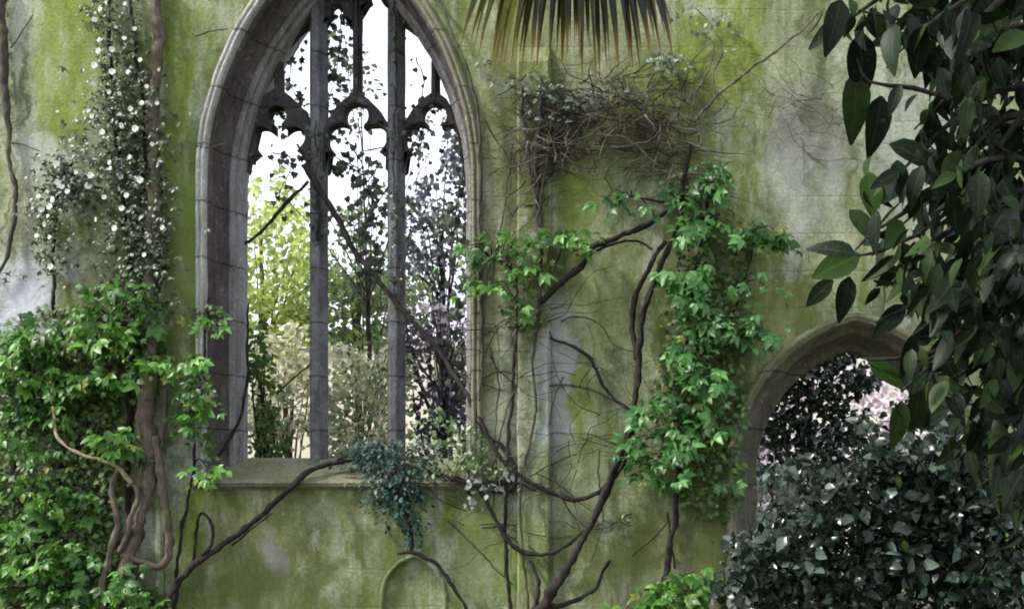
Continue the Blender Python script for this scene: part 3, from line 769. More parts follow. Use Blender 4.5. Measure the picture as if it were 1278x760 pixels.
FL1 = [(124, 50), (156, 5), (168, 36), (155, 48), (123, 64), (140, 62), (118, 82), (136, 115), (149, 117), (183, 108), (177, 129), (196, 129), (163, 136), (110, 138), (152, 157), (169, 161), (115, 145), (137, 203), (162, 196), (138, 210), (113, 219),
       (110, 232), (130, 246), (158, 244), (152, 260), (120, 274), (203, 284), (186, 301), (165, 318), (180, 318), (116, 105), (125, 12), (118, 25), (140, 90), (175, 75), (160, 90), (128, 165), (150, 220), (175, 225), (190, 180), (143, 285)]
rose((150, 800), [([(165, 800), (160, 600), (165, 400), (155, 250), (140, 120), (135, -20)], (4, 2)), ([(160, 330), (180, 200), (170, 60), (160, -20)], (2.5, 1.5))],
     [(140, 20, 30, 40, 260), (150, 90, 36, 50, 330), (155, 150, 46, 40, 560), (150, 220, 46, 50, 560), (165, 300, 42, 50, 420), (185, 340, 30, 40, 220), (200, 270, 16, 50, 110)], FL1,
     'tall climbing rose dotted with white blooms beside the thick trunk')
FL2 = [(72, 228), (84, 239), (62, 258), (48, 245), (60, 270), (46, 294), (63, 333), (77, 233), (66, 249), (52, 262), (62, 296), (70, 205), (95, 215), (56, 280)]
rose((70, 420), [([(75, 480), (68, 380), (66, 300), (75, 230), (90, 200)], (2.5, 1.5))],
     [(80, 215, 30, 22, 240), (66, 255, 24, 30, 210), (60, 300, 20, 34, 120), (66, 335, 16, 16, 40), (25, 345, 22, 12, 14), (95, 230, 20, 20, 80)], FL2,
     'smaller climbing rose clump with white blooms left of the tall one')

# teal evergreen tuft hanging over the sill
o = thing('evergreen_tuft', tuple(P(515, 690, -.05)), 'blue green evergreen tuft spilling over the window sill under the right mullion', 'plant')
t = Tubes()
t.tube(pp((515, 690, -.03), (512, 660, -.08), (500, 610, -.12), (495, 575, .1)), [.022, .014], step=.04)
for _ in range(16):
    a, b = disc(); t.tube(pp((508, 640, -.08), (500+a*20, 610+b*14, -.18), (492+a*44, 590+b*34, -.25)), [.006, .002], sides=4)
t.build('stem', M['bark_dark'], o)
L = Leaves()
for (px, py, rx, ry, n) in ((487, 574, 50, 24, 520), (492, 604, 42, 26, 420), (505, 640, 24, 26, 130), (514, 668, 14, 18, 40), (462, 566, 30, 18, 130), (530, 566, 30, 18, 110), (480, 632, 34, 20, 50)):
    for _ in range(n):
        a, b = random.gauss(0, .5), random.gauss(0, .5); q = P(px+a*rx, py+b*ry, -random.uniform(.02, .26)+(.22 if py < 580 else 0))
        L.add('small', q, Vector((a*.7, -.5, -.5))+rv(.6), Vector((a*.4, -.7, .8))+rv(.5), random.uniform(.03, .06))
L.build('foliage', M['teal'], o)
# pale leafy twigs on the sill
def twig_plant(name, base, stems, blobs, mat, label, tpl='oval', size=.05, bark='bark_dark', cat='plant', dep=(.02, .25), r=.005):
    o = thing(name, tuple(base), label, cat); t = Tubes()
    for s in stems: t.tube(pp(*s), [r, r*.5], sides=5, wob=.02)
    t.build('stem', M[bark], o); L = Leaves()
    for (px, py, rx, ry, n) in blobs:
        for _ in range(n):
            a, b = disc(); q = P(px+a*rx, py+b*ry, -random.uniform(*dep))
            L.add(tpl, q, rv(1)+Vector((0, -.4, -.3)), Vector((0, -.7, .6))+rv(.7), size*random.uniform(.6, 1.2))
    L.build('foliage', M[mat], o); return o
twig_plant('leafy_sprig', P(560, 592, -.03), [[(520, 592, .1), (550, 560, .0), (575, 520, -.1)], [(560, 592, -.02), (590, 560, -.1), (605, 520, -.1)], [(540, 590, .05), (560, 545, .1), (540, 505, .2)]],
           [(545, 535, 36, 26, 90), (585, 560, 26, 26, 70), (560, 580, 50, 14, 70), (610, 585, 30, 16, 30)], 'mid', 'pale green leafy sprigs sprawling on the right end of the window sill')
twig_plant('leafy_sprig', P(625, 640, -.03), [[(600, 600), (620, 605), (650, 600)], [(615, 640), (620, 600), (600, 570)]],
           [(615, 600, 40, 18, 40), (600, 620, 26, 20, 24)], 'palewhite', 'few whitish leaves on thin stems just below the right window jamb', size=.05)
twig_plant('leafy_sprig', P(640, 150, -.05), [[(620, 120), (650, 105), (700, 112), (740, 120)], [(640, 130), (670, 100), (690, 80)]],
           [(660, 105, 44, 12, 60), (715, 125, 44, 14, 70), (620, 90, 30, 20, 20), (690, 140, 40, 16, 30), (770, 120, 40, 10, 20)], 'frost', 'pale frosted leaves under the hanging palm frond at left', size=.05)
twig_plant('leafy_sprig', P(850, 150, -.05), [[(845, 150), (850, 110), (835, 75), (820, 70)], [(850, 110), (870, 70), (890, 55)]],
           [(840, 78, 24, 12, 70), (875, 25, 40, 16, 50), (820, 72, 14, 8, 30), (905, 50, 20, 14, 14)], 'frost', 'pale frosted leaf spray on the wall right of the palm frond', size=.05)
twig_plant('leafy_sprig', P(760, 660, -.03), [[(730, 660), (760, 650), (790, 655)]],
           [(765, 650, 22, 7, 20)], 'mid', 'thin sprig of pale leaves low on the wall inside the lowest vine loop', size=.05)

# ivy strands in the window
def ivy(pts, n, spread, label, size=.055, mat='ivy', lmul=1):
    t = Tubes(); path = t.tube(pp(*pts), [.006, .003], sides=5, wob=.03)
    o = thing('ivy_strand', tuple(min(path, key=lambda q: q.z)), label, 'ivy'); t.build('stem', M['bark_dark'], o); L = Leaves()
    for _ in range(n):
        q = random.choice(path)+Vector((random.gauss(0, spread), random.gauss(0, .05), random.gauss(0, spread)))
        L.add('lobed', q, Vector((random.uniform(-.8, .8), -.2, -1)), Vector((0, -1, .3))+rv(.6), size*random.uniform(.6, 1.3))
    L.build('foliage', M[mat], o)
ivy([(428, -20, .62), (426, 40, .62), (418, 90, .6), (410, 140, .6), (408, 190, .6)], 120, .085, 'ivy strand down the upper left of the middle window light')
ivy([(425, 200, .7), (452, 215, .7), (462, 260, .7), (470, 310, .7), (455, 350, .7)], 150, .10, 'leafy ivy strand hanging inside the middle window light', .06)
ivy([(372, 55, .62), (362, 90, .6), (370, 130, .6), (345, 150, .6)], 46, .07, 'small ivy strand in the upper left window light', .055)
ivy([(340, 190, .7), (365, 200, .7), (350, 240, .7), (340, 260, .7)], 26, .09, 'few ivy leaves below the left trefoil head', .055)
ivy([(560, 70, .6), (575, 140, .6), (578, 220, .6), (582, 320, .6), (578, 420, .6), (582, 500, .6)], 260, .085, 'dark ivy climbing the right edge of the window opening', .06)
ivy([(520, 70, .65), (528, 110, .65), (515, 160, .65), (530, 200, .65)], 34, .08, 'thin ivy strand across the right window light', .05)
ivy([(392, 150, .4), (396, 190, .38), (394, 230, .38), (398, 290, .4)], 60, .045, 'dark ivy knot where vines meet the left mullion', .045)
ivy([(493, 0, .42), (494, 100, .42), (491, 200, .42), (496, 300, .42), (492, 380, .42)], 90, .035, 'ivy clinging to the right mullion', .04)

# ================================================================== WOODY VINES
vine('climbing_vine', [(194, -30, -.1), (197, 50, -.1), (191, 140, -.12), (193, 240, -.14), (187, 340, -.14), (189, 440, -.16), (183, 520, -.18), (188, 580, -.18), (176, 640, -.2), (160, 700, -.2), (135, 790, -.2)],
     [6, 7, 7, 7, 8, 9, 11, 10, 8, 8, 8], 'bark_brown', 'thick vertical woody trunk climbing the wall left of the window', 'trunk',
     extra=[([(193, 545, -.2), (202, 600, -.2), (208, 650, -.2), (213, 690, -.18), (198, 708, -.18), (170, 700, -.2), (152, 690, -.22)], [6, 5]),
            ([(200, 440, -.12), (206, 500, -.12), (200, 560, -.16)], [4, 3.5]), ([(184, 470, -.2), (173, 520, -.22), (178, 570, -.22)], [4, 4])])
vine('gnarled_vine', [(163, 560, -.24), (150, 580, -.24), (140, 610, -.25), (146, 650, -.24), (138, 690, -.25), (128, 730, -.25), (130, 790, -.25)], [4, 6, 6, 7, 6, 6, 7], 'bark_brown',
     'gnarled brown stem twisting down left of the looped trunk', 'stem', extra=[([(150, 690, -.25), (163, 650, -.27), (172, 625, -.27), (168, 605, -.27), (158, 606, -.27)], [5, 3.5])])
vine('bent_stem', [(66, 508, -.3), (70, 540, -.36), (84, 558, -.38), (104, 568, -.38), (126, 574, -.36), (148, 584, -.32), (164, 604, -.28)], [2.5, 3.2, 3.2, 3, 3, 4, 5], 'bark_pale', 'pale tan stem curving like a hook out of the left creeper', 'stem', wob=.008)
vine('gnarled_vine', [(2, -20), (4, 60), (8, 140), (12, 200), (20, 240), (16, 290), (4, 330), (-10, 350)], [8, 8, 6, 4, 4.5, 4, 3.5, 3], 'bark_grey', 'dark stem hugging the left edge of the photo against pale plaster', 'stem',
     extra=[([(14, 180), (30, 182), (50, 190)], [2, 1]), ([(12, 60), (26, 40), (40, 20)], [1.5, 1])])
vine('bare_branch', [(200, 775, -.2), (222, 725, -.18), (258, 694, -.15), (300, 664, -.12), (345, 625, -.12), (378, 594, -.08), (412, 578, .1), (450, 574, .2), (490, 575, .2)], [7, 7, 6, 5, 5.5, 5.5, 5, 4, 3], 'bark_dark',
     'dark bare branch rising diagonally below the sill to the left mullion', 'branch', extra=[([(248, 700, -.15), (266, 676, -.16), (262, 648, -.16), (250, 640, -.14), (244, 665, -.12), (243, 700, -.12), (222, 730, -.12)], [3.5, 2.2]),
     ([(360, 612, -.1), (395, 585, .05), (430, 570, .2), (470, 560, .2)], [4, 2.5]), ([(290, 680, -.12), (310, 660, -.14), (340, 640, -.12)], [2, 1.5])])
vine('bare_vine', [(378, 205, .36), (398, 235, .36), (420, 270, .36), (452, 325, .36), (490, 372, .36), (530, 418, .35), (562, 458, .25), (590, 505, .0), (612, 552, -.08), (640, 588, -.1), (682, 612, -.1), (720, 622, -.1), (752, 608, -.1), (780, 575, -.1), (795, 520, -.1)],
     [6, 6.5, 6, 5.5, 5.5, 5, 4.5, 4, 4, 4, 4, 4, 4, 4, 3.5], 'bark_dark', 'long dark vine crossing the window diagonally then looping along the wall')
vine('bare_vine', [(384, 226, .36), (362, 248, .36), (342, 272, .36), (322, 294, .36), (308, 304, .36)], [3, 3.5, 3.5, 3, 2.5], 'bark_dark', 'short dark vine slanting across the left window light', extra=[([(372, 180, .37), (384, 210, .36), (400, 260, .36), (396, 300, .36)], [2.5, 3.5])])
vine('bare_vine', [(270, 575, .2), (285, 550, .3), (302, 515, .38), (309, 470, .4), (308, 425, .4), (311, 380, .4)], [3, 3, 3, 3, 2.5, 2], 'bark_dark', 'thin dark vine along the inner edge of the left jamb')
vine('bare_vine', [(345, 492, .7), (362, 475, .7), (388, 452, .7)], [2, 1.5], 'bark_dark', 'short straight twig behind the lower left window light')
vine('bare_vine', [(545, 592, -.08), (590, 604, -.1), (604, 622, -.1), (622, 655, -.12), (642, 682, -.12), (672, 692, -.12), (702, 684, -.12), (730, 662, -.12), (752, 630, -.12), (766, 600, -.1)], [3, 3.5, 4, 4, 4.5, 4, 4, 3.5, 3, 3], 'bark_dark', 'dark vine sagging in the lowest loop below the window corner')
vine('climbing_vine', [(665, 775, -.2), (690, 738, -.2), (712, 700, -.18), (738, 655, -.16), (762, 600, -.15), (784, 540, -.15), (795, 480, -.15), (798, 430, -.15), (806, 380, -.15), (826, 330, -.16), (846, 280, -.16), (852, 230, -.14), (862, 180, -.1)],
     [8, 7.5, 5.5, 4.5, 4.5, 4.5, 5, 4.5, 4.5, 4, 3.6, 3.5, 3], 'bark_dark', 'dark leaning woody trunk rising behind the tall creeper column', 'trunk',
     extra=[([(796, 450, -.14), (790, 410, -.12), (794, 370, -.12), (812, 330, -.12), (830, 300, -.14)], [4, 3]), ([(680, 752, -.2), (700, 755, -.2), (740, 735, -.12), (760, 700, -.08)], [4, 2]), ([(664, 765, -.2), (672, 730, -.16), (662, 700, -.08)], [4, 2])])
vine('woody_branch', [(672, 378, -.12), (700, 352, -.14), (724, 332, -.15), (744, 306, -.16), (772, 296, -.16), (800, 284, -.16), (826, 268, -.15), (850, 250, -.15)], [5, 6, 6.5, 5.5, 5, 5, 4.5, 4], 'bark_dark', 'dark knotted arm slanting from the pilaster up to the leaning trunk', 'branch',
     extra=[([(735, 320, -.14), (765, 305, -.14), (790, 300, -.14), (815, 310, -.14)], [3, 2]), ([(820, 275, -.15), (800, 250, -.12), (770, 240, -.08)], [2.5, 1.5])])
vine('bare_vine', [(585, 480), (612, 468), (640, 466), (668, 480), (700, 480), (732, 486), (765, 498), (796, 520)], [2, 2.5, 2.5, 3, 2.5, 2.5, 2.5, 3], 'bark_grey', 'grey horizontal vine wavering across the wall at mid height')
vine('bare_vine', [(668, 408), (690, 424), (716, 432), (738, 448), (750, 474), (766, 498), (790, 516)], [2.5, 2.5, 3, 4, 3.5, 3, 3], 'bark_dark', 'knuckled dark vine bending down to the leaning trunk')
vine('bare_vine', [(676, 95, -.1), (672, 160, -.1), (668, 230, -.1), (674, 300, -.1), (672, 390, -.1), (664, 450, -.1), (667, 520, -.1), (652, 600, -.1), (652, 680, -.1), (660, 780, -.1)], [4, 5, 5, 5, 4.5, 3, 2.5, 2.5, 2.5, 3], 'bark_grey', 'long upright stem following the pilaster from the tangle to the ground', 'stem',
     extra=[([(650, 110, -.1), (655, 170, -.12), (664, 230, -.12)], [4, 3]), ([(690, 130, -.1), (684, 190, -.12), (674, 260, -.12)], [3, 2.5])])
vine('bare_vine', [(640, 420), (646, 470), (630, 520), (618, 570), (606, 610)], [2, 1.6], 'bark_grey', 'thin upright vine beside the right window jamb')
vine('bare_vine', [(536, -20, .0), (560, 30, -.08), (584, 90, -.1), (597, 150, -.1), (600, 230, -.1), (598, 330, -.1), (601, 430, -.1), (598, 500, -.1)], [3, 3, 3, 3, 3, 3, 2.5, 2], 'bark_grey', 'thin dark vine tracing the right curve of the window arch')
vine('bare_vine', [(604, 150), (630, 190), (650, 240), (640, 270)], [1.8, 1.2], 'bark_grey', 'short thin stem from the arch curve toward the pilaster')
vine('bare_branch', [(868, 152, -.1), (888, 124, -.14), (912, 106, -.16), (940, 84, -.16), (968, 64, -.14), (1002, 36, -.1), (1030, 10, -.06)], [3, 3, 2.8, 2.8, 2.5, 2, 1.5], 'bark_dead', 'slim pale branch rising diagonally to the right from the dead tangle', 'branch',
     extra=[([(895, 118, -.14), (890, 90, -.14), (900, 62, -.12), (886, 30, -.1), (866, 12, -.08)], [2, 1.4]), ([(858, 160, -.1), (868, 120, -.12), (886, 84, -.14), (893, 60, -.14)], [2.5, 1.2]), ([(866, 150, -.1), (895, 140, -.1), (912, 120, -.1)], [1.8, 1])])
vine('bare_vine', [(496, 690, -.06), (520, 690, -.08), (545, 704, -.08), (566, 732, -.1), (582, 760, -.1), (592, 790, -.1)], [2.5, 4, 3.5, 4, 3.5, 4], 'bark_dark', 'short dark stem arching over the right of the small blind arch', 'stem')
vine('bare_vine', [(478, 578, .1), (520, 586, -.02), (565, 598, -.08), (600, 604, -.1), (640, 600, -.1), (670, 612, -.1)], [4, 4, 4, 4, 3, 2.5], 'bark_dark', 'dark vine lying along the right half of the window sill')
vine('bare_vine', [(590, 520), (612, 545), (632, 560), (644, 585), (640, 610), (610, 612)], [2.5, 2.5, 3, 3.5, 3, 2.5], 'bark_dark', 'small curled vine at the lower right window corner')
vine('bare_vine', [(832, 640, -.06), (836, 670, -.06), (842, 710, -.06)], [2.5, 2], 'bark_dark', 'short upright stub of stem below the tall creeper column', 'stem', extra=[([(834, 650, -.06), (815, 672, -.05), (790, 695, -.04)], [1.6, 1])])
# fine bare stems netting the wall: one thing each
FINE = [([(700, 400), (726, 396), (752, 410), (768, 432), (790, 440)], 'thin arching stem left of the leaning trunk'),
        ([(690, 590), (712, 640), (745, 660), (790, 640)], 'thin wiry stem crossing behind the lowest vine loop'),
        ([(748, 560), (746, 600), (752, 650), (738, 700)], 'thin upright stem inside the big vine loop'),
        ([(600, 660), (640, 655), (690, 650), (722, 660)], 'thin level stem just above the lowest vine loop'),
        ([(704, 470), (690, 500), (688, 530)], 'tiny twig hanging under the grey horizontal vine'),
        ([(640, 180), (632, 240), (622, 300), (612, 360)], 'thin straight stem between arch curve and pilaster'),
        ([(700, 190, -.1), (730, 214, -.14), (755, 224, -.14)], 'pale stub of stem poking below the dead tangle'),
        ([(610, 430), (622, 480), (618, 540), (622, 600)], 'thin stem running down just right of the window jamb'),
        ([(560, 650), (600, 690), (640, 730)], 'thin slanting stem right of the small blind arch'),
        ([(245, 45), (262, 40), (285, 38)], 'short twig across the hood at the upper left of the arch'),
        ([(244, 182), (262, 184), (280, 180)], 'short twig stub on the left hood mould at mid arch')]
for pts, lab in FINE:
    vine('thin_stem', pts, [1.8, 1.1], 'bark_dead' if 'pale' in lab else 'bark_grey', lab, 'stem')

# dead tangle of stems under the palm frond
def tangle(regions, label, n, rr=(.0022, .006), mats=('bark_dead', 'bark_dark'), ln=1.0):
    base = P(regions[0][0], regions[0][1]+regions[0][3], -.05); o = thing('dead_stem_tangle', tuple(base), label, 'dead vine')
    for mi, mt in enumerate(mats):
        t = Tubes()
        for k in range(n):
            px, py, rx, ry = regions[k % len(regions)]
            a, b = disc(); x, y = px+a*rx, py+b*ry; d = random.uniform(0, 6.28); pts = []; dep = random.uniform(.02, .22)
            for s in range(random.randint(3, 6)):
                pts.append((x, y, -dep)); d += random.uniform(-.7, .7); st = random.uniform(12, 26)*ln
                x += math.cos(d)*st; y += math.sin(d)*st*.6+random.uniform(-2, 4); dep = min(.26, max(.015, dep+random.uniform(-.06, .06)))
            t.tube(pp(*pts), [random.uniform(*rr), .0015], sides=4, wob=.02, step=.05)
        t.build('dry_stems' if mi == 0 else 'dark_stems', M[mt], o)
    return o
tangle([(775, 160, 85, 34), (700, 165, 55, 44), (830, 165, 50, 40), (745, 180, 70, 40), (842, 205, 36, 44), (760, 130, 100, 26), (680, 160, 34, 50), (668, 200, 24, 70), (800, 120, 80, 30), (720, 110, 80, 30)], 'loose brown tangle of dead stems between the palm frond and the dark knotted arm', 250, (.0018, .0075))
tangle([(1000, 120, 60, 14), (1010, 160, 50, 40)], 'wispy dead tendrils clinging to the grey stained plaster', 26, (.0015, .003))
tangle([(600, 590, 60, 20), (560, 575, 50, 16)], 'knot of bare twigs on the right end of the sill', 30, (.002, .004))
tangle([(620, 230, 24, 110)], 'hair thin stems running down beside the right curve of the window arch', 34, (.0012, .0028), ('bark_grey',))
tangle([(700, 620, 80, 60), (620, 640, 60, 50)], 'thin dark stems netted inside the lower vine loops', 26, (.0018, .0055), ('bark_dark',), 2.0)
tangle([(650, 440, 50, 60)], 'net of thin looping stems below the small creeper patch', 26, (.0018, .0055), ('bark_dark',), 2.0)
tangle([(740, 480, 60, 90)], 'net of thin looping stems against the leaning trunk at mid height', 16, (.0016, .0048), ('bark_dark',), 2.0)

# ================================================================== PALM FROND (top centre)
def palm():
    y = -1.3; hub = P(718, -135, y)
    o = thing('fan_palm', tuple(P(722, -330, -.02)), 'dark fan palm frond with dry orange tips hanging from above', 'palm')
    t = Tubes()
    t.tube([P(722, -330, -.02), P(724, -300, -.6), P(726, -180, y-.15), hub+Vector((.02, 0, .1))], [.035, .022], step=.08, wob=.005)
    t.build('petiole', M['bark_grey'], o)
    for layer in range(3):
        V = []; F = []; A = []; Al = []; Rn = []
        n = 24
        for k in range(n):
            u = (k+random.uniform(.2, .8))/n; ex = -1+2*u
            tipx = 722+ex*(142 if ex < 0 else 116)+random.uniform(-9, 9)
            tipy = (random.uniform(64, 114) if abs(ex) < .85 else random.uniform(55, 85)) - layer*14 - (8 if ex < -.6 else 0)
            s0 = hub+Vector((ex*.26, random.uniform(-.04, .04)+.10*layer, -.02))
            e = P(tipx, tipy, y+random.uniform(-.15, .15)+.12*layer)
            m = Vector((s0.x+(e.x-s0.x)*.72, (s0.y+e.y)/2-.12, s0.z+(e.z-s0.z)*.42))
            w0 = random.uniform(.009, .027); o0 = len(V); N = 12; rn = random.random()**2*.85 if ex > -.45 else random.uniform(.35, 1)
            tw = random.uniform(-.6, .6)
            for i in range(N+1):
                s = i/N; q = s0*(1-s)**2+m*2*s*(1-s)+e*s*s
                d = ((m-s0)*(1-s)+(e-m)*s).normalized()
                a = d.cross(Vector((math.sin(tw+s*1.2)*.8, -1, 0))).normalized(); b = a.cross(d)
                w = w0*(.5+.9*min(1, s*3))*(1 if s < .55 else max(.04, (1-s)/.45)**.8)
                for j in (-1, 0, 1):
                    V.append(tuple(q+a*w*j+b*abs(j)*w*.6)); A.append(abs(j)); Al.append(s); Rn.append(rn)
            for i in range(N):
                for j in range(2):
                    v = o0+i*3+j; F.append((v, v+1, v+4, v+3))
        mesh_obj('frond', V, F, M['palm'], o, attrs={'rnd': Rn, 'across': A, 'along': Al})
palm()

# ================================================================== FOREGROUND, RIGHT
def foreground_tree():
    y0 = -6.0; base = P(1345, 0, y0); base.z = 0
    o = thing('evergreen_tree', tuple(base), 'dark glossy leaved tree overhanging the right edge in the foreground', 'tree')
    t = Tubes()
    trunk = t.tube([base, base+Vector((.03, 0, 1.2)), base+Vector((-.04, .05, 2.4)), base+Vector((.05, .1, 4.2))], [.09, .08, .06, .03], step=.1)
    L = Leaves(); N = Leaves()
    blobs = [(1240, 50, 50, 60, 190), (1165, 40, 44, 40, 50), (1090, 12, 46, 16, 20), (1255, 200, 40, 90, 210), (1185, 130, 36, 46, 34), (1135, 215, 40, 30, 20), (1170, 250, 40, 46, 34), (1245, 320, 44, 60, 190),
             (1115, 285, 30, 22, 14), (1150, 330, 44, 34, 44), (1185, 390, 36, 50, 44), (1258, 430, 36, 80, 170), (1170, 460, 30, 40, 26), (1228, 520, 40, 56, 60), (1265, 580, 24, 50, 60), (1205, 60, 30, 60, 50), (1215, 240, 26, 60, 50)]
    for (px, py, rx, ry, n) in blobs:
        yb = y0+random.uniform(-.25, .4)
        c = P(px, py, yb); s = min(trunk, key=lambda q: abs(q.z-(c.z+.25)))
        br = t.tube([s, s.lerp(c, .45)+Vector((0, 0, .12)), c+Vector((0, 0, .03)), c+Vector((-.12, 0, -.08))], [.018, .012, .007, .003], sides=6, step=.06)
        for _ in range(n):
            a, b = random.gauss(0, .6), random.gauss(0, .6); q = P(min(1300, px+a*rx), py+b*ry, yb+random.uniform(-.45, .45))
            tip = Vector((random.uniform(-.8, .5), random.uniform(-.7, .7), random.uniform(-1.3, -.1)))
            L.add(random.choice(('big', 'big', 'long', 'big2', 'curl')), q, tip, Vector((-.2, -.4, .6))+rv(1.2), random.choice((.07, .085, .10, .12, .15))*random.uniform(.85, 1.1))
    # the leaves that stand out on their own at the rim of the crown
    for (a, b, c, d, s, kind) in ((1068, 20, 1008, 52, 1, 0), (1050, 0, 1036, 60, .6, 0), (1075, 40, 1076, 128, 1, 0), (1068, 90, 1070, 175, 1, 0), (1068, 318, 1010, 300, .8, 0), (1074, 318, 1012, 345, .9, 1), (1040, 350, 1002, 382, .7, 0), (1060, 345, 1050, 400, .7, 0),
                               (1110, 180, 1185, 205, 1, 0), (1085, 215, 1090, 270, .8, 1), (1120, 200, 1125, 245, .9, 2), (1060, 262, 1100, 300, 1, 0), (1085, 450, 1130, 482, .9, 1), (1160, 20, 1190, 60, .8, 0), (1210, 60, 1250, 20, 1, 2), (1200, 290, 1225, 320, 1, 1), 
                               (1150, 480, 1140, 540, .9, 0), (1125, 500, 1120, 560, .7, 0), (1190, 190, 1170, 250, .8, 0), (1100, 120, 1092, 190, .8, 0), (1130, 380, 1090, 420, .8, 0), (1140, 420, 1130, 470, .9, 0)):
        y = y0+random.uniform(-.1, .1); p, q = P(a, b, y), P(c, d, y+random.uniform(-.05, .05))
        (N if kind == 1 else L).add('big2' if kind else 'big', p, q-p, Vector((.1, -.9, .4))+rv(.25), (q-p).length, .8 if kind == 2 else None)
    for pts in (((1200, 250), (1150, 290), (1100, 315), (1070, 320)), ((1200, 60), (1130, 30), (1070, 15)), ((1210, 130), (1140, 110), (1085, 100), (1072, 70)), ((1220, 420), (1160, 440), (1100, 450), (1080, 448)), ((1230, 260), (1150, 370), (1090, 400))):
        t.tube([P(a, b, y0) for a, b in pts], [.010, .0035], sides=6, step=.05)
    # unseen crown above and beside the frame, spread to shade the right of the wall
    for _ in range(1500):
        a = random.uniform(0, 6.28); r = math.sqrt(random.random())
        q = Vector((base.x+.1+r*1.9*math.cos(a), y0+1.0+r*2.3*math.sin(a), random.uniform(3.7, 4.9)))
        fy = 610-(q.z-1.6)*150/((q.y+10)/10); fx = 850+(q.x-EX)*150/((q.y+10)/10)
        if fy > -110 and fx < 1345: continue
        L.add('big', q, Vector((random.uniform(-1, 1), random.uniform(-1, 1), -.6)), Vector((0, 0, 1))+rv(.7), random.uniform(.14, .22))
    for k in range(7):
        a = k*.9; e = Vector((base.x+.1+1.4*math.cos(a), y0+1+1.7*math.sin(a), 4.3)); s = trunk[-6]
        t.tube([s, s.lerp(e, .5)+Vector((0, 0, .2)), e], [.03, .008], sides=6, step=.12)
    t.build('trunk', M['bark_dark'], o); L.build('crown', M['magnolia'], o); N.build('fresh_leaves', M['magnolia_new'], o)
foreground_tree()

def fg_shrub(y, blobs, label, size, trunk_px, mat='shrub', new=()):
    base = P(trunk_px, 0, y); base.z = 0
    o = thing('glossy_shrub', tuple(base), label, 'shrub'); t = Tubes(); L = Leaves()
    for (px, py, rx, ry, n) in blobs:
        c = P(px, py, y)
        t.tube([base+rv(.05), base.lerp(c, .6)+rv(.06), c], [.014, .004], sides=5, step=.08)
        for _ in range(6):
            a, b = disc(); e = P(px+a*rx, py+b*ry, y+random.uniform(-.3, .3)); t.tube([c-Vector((0, 0, .1)), c.lerp(e, .6), e], [.005, .002], sides=4, step=.08)
        subs = [disc() for _ in range(max(4, n//18))]
        for _ in range(int(n*1.2)):
            sa, sb = random.choice(subs); a = sa*1.3+random.gauss(0, .2); b = sb*1.3+random.gauss(0, .2); q = P(px+a*rx, py+b*ry, y+random.uniform(-.45, .45))
            L.add('oval', q, rv(1)+Vector((0, -.3, -.2)), Vector((0, -.45, .8))+rv(1.0), size*random.uniform(.45, 1.35))
    for _ in range(46):                                     # sprays that break the outline
        px, py, rx, ry, n = random.choice(blobs); e = P(px+random.uniform(-1, 1)*rx, py-ry*random.uniform(.7, 1.5), y+random.uniform(-.4, .3)); c = e+Vector((random.uniform(-.12, .12), .05, -.34))
        for q in t.tube([c, c.lerp(e, .6)+rv(.03), e], [.004, .0015], sides=4, step=.045):
            for k in range(2): L.add('oval', q, Vector((random.uniform(-1, 1), random.uniform(-.6, .3), random.uniform(-.3, .6))), Vector((0, -.5, .7))+rv(.8), size*random.uniform(.5, 1.1))
    t.build('stem', M['bark_dark'], o); L.build('foliage', M[mat], o)
    if new:
        N = Leaves()
        for (px, py) in new: N.add('big2', P(px, py-16, y-.5), Vector((.2, -.2, -1)), Vector((0, -1, .4)), .06)
        N.build('fresh_leaves', M['magnolia_new'], o)
fg_shrub(-3.6, [(955, 738, 40, 30, 420), (1000, 705, 50, 44, 800), (1080, 660, 70, 60, 1000), (1160, 640, 70, 60, 900), (1240, 660, 50, 80, 800), (1060, 740, 120, 40, 900), (1190, 730, 100, 50, 900), (1100, 600, 50, 30, 330), (1030, 650, 40, 30, 260), (1250, 590, 30, 40, 300), (1170, 590, 50, 40, 420), (950, 690, 40, 20, 160), (1120, 565, 50, 34, 240), (1020, 610, 50, 30, 180), (1200, 560, 40, 40, 220)],
         'dark dense glossy shrub filling the bottom right corner', .064, 1110, new=((1128, 690), (1120, 610)))
tag(bpy.data.objects['glossy_shrub'])

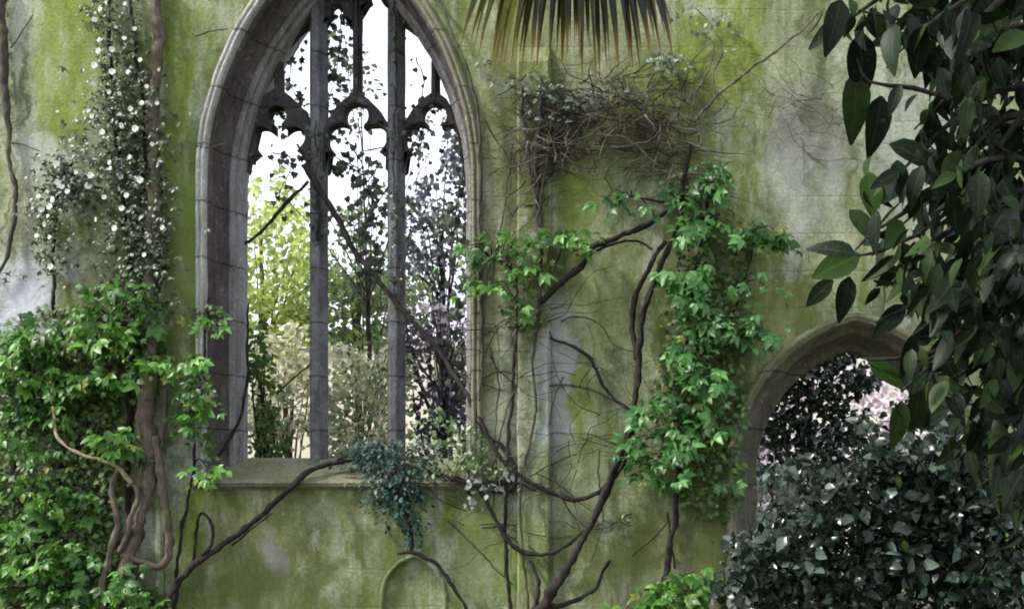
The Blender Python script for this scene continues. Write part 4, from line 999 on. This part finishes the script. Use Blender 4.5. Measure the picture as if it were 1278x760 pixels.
# ================================================================== LIGHT, SKY, CAMERA
SUN_DIR = Vector((-.68, -.29, .72)).normalized()
elev = math.asin(SUN_DIR.z); az = math.atan2(SUN_DIR.x, SUN_DIR.y)
sun = bpy.data.lights.new('sun', 'SUN'); sun.energy = 2.4; sun.angle = R(8); sun.color = (1, .95, .86)
so = bpy.data.objects.new('sun', sun); COL.objects.link(so); so.rotation_euler = SUN_DIR.to_track_quat('Z', 'Y').to_euler(); so.location = (-6, -6, 12)
w = bpy.data.worlds.new('World'); scene.world = w; w.use_nodes = True; t = w.node_tree; t.nodes.clear(); g = G(t)
sky = t.nodes.new('ShaderNodeTexSky'); sky.sky_type = 'NISHITA'; sky.sun_disc = False; sky.sun_elevation = elev; sky.sun_rotation = az
sky.air_density = 1.0; sky.dust_density = 2.0
tc = t.nodes.new('ShaderNodeTexCoord').outputs['Generated']
cl = g.remap(g.noise(g.scaled(tc, (1, 1, 2.2)), 2.2, 6, .6), .34, .60, .55, .95)
col = g.mix(cl, sky.outputs[0], (5.3, 5.35, 5.9))
bg = g.n('ShaderNodeBackground', i_Color=col, i_Strength=.12); wo = t.nodes.new('ShaderNodeOutputWorld'); t.links.new(bg.outputs[0], wo.inputs[0])

cam = bpy.data.cameras.new('camera'); co = bpy.data.objects.new('camera', cam); COL.objects.link(co)
co.location = (EX, EY, EZ); co.rotation_euler = (R(90), 0, 0)
cam.sensor_width = 36; cam.lens = 36*10/(1278/150); cam.shift_x = (639-850)/1278; cam.shift_y = 230/1278; cam.clip_end = 2000
scene.camera = co
scene.render.resolution_x = 1024; scene.render.resolution_y = 608
scene.view_settings.view_transform = 'Standard'; scene.view_settings.look = 'None'; scene.view_settings.exposure = 1.5; scene.view_settings.gamma = 1
scene.cycles.max_bounces = 6; scene.cycles.filter_width = 1.9
GROUPS = {'bare_vine': 'bare vines looping over the wall and window', 'creeper': 'leafy creepers growing on the wall', 'climbing_rose': 'climbing roses on the left of the wall',
          'thin_stem': 'thin stems netting the wall', 'ivy_strand': 'ivy strands in the window', 'leafy_sprig': 'pale leafy sprigs on the wall', 'dead_stem_tangle': 'tangles of dead stems on the wall',
          'climbing_vine': 'woody climbing vines on the wall', 'gnarled_vine': 'gnarled vines at the left', 'cream_leaved_shrub': 'pale leaved shrubs beyond the wall', 'bare_branch': 'bare branches'}
for ob in bpy.data.objects:
    n = ob.name.split('.')[0]
    if ob.parent is None and 'label' in ob.keys() and n in GROUPS: ob['group'] = GROUPS[n]
for ob in bpy.data.objects:
    if '_base' in ob.keys(): del ob['_base']
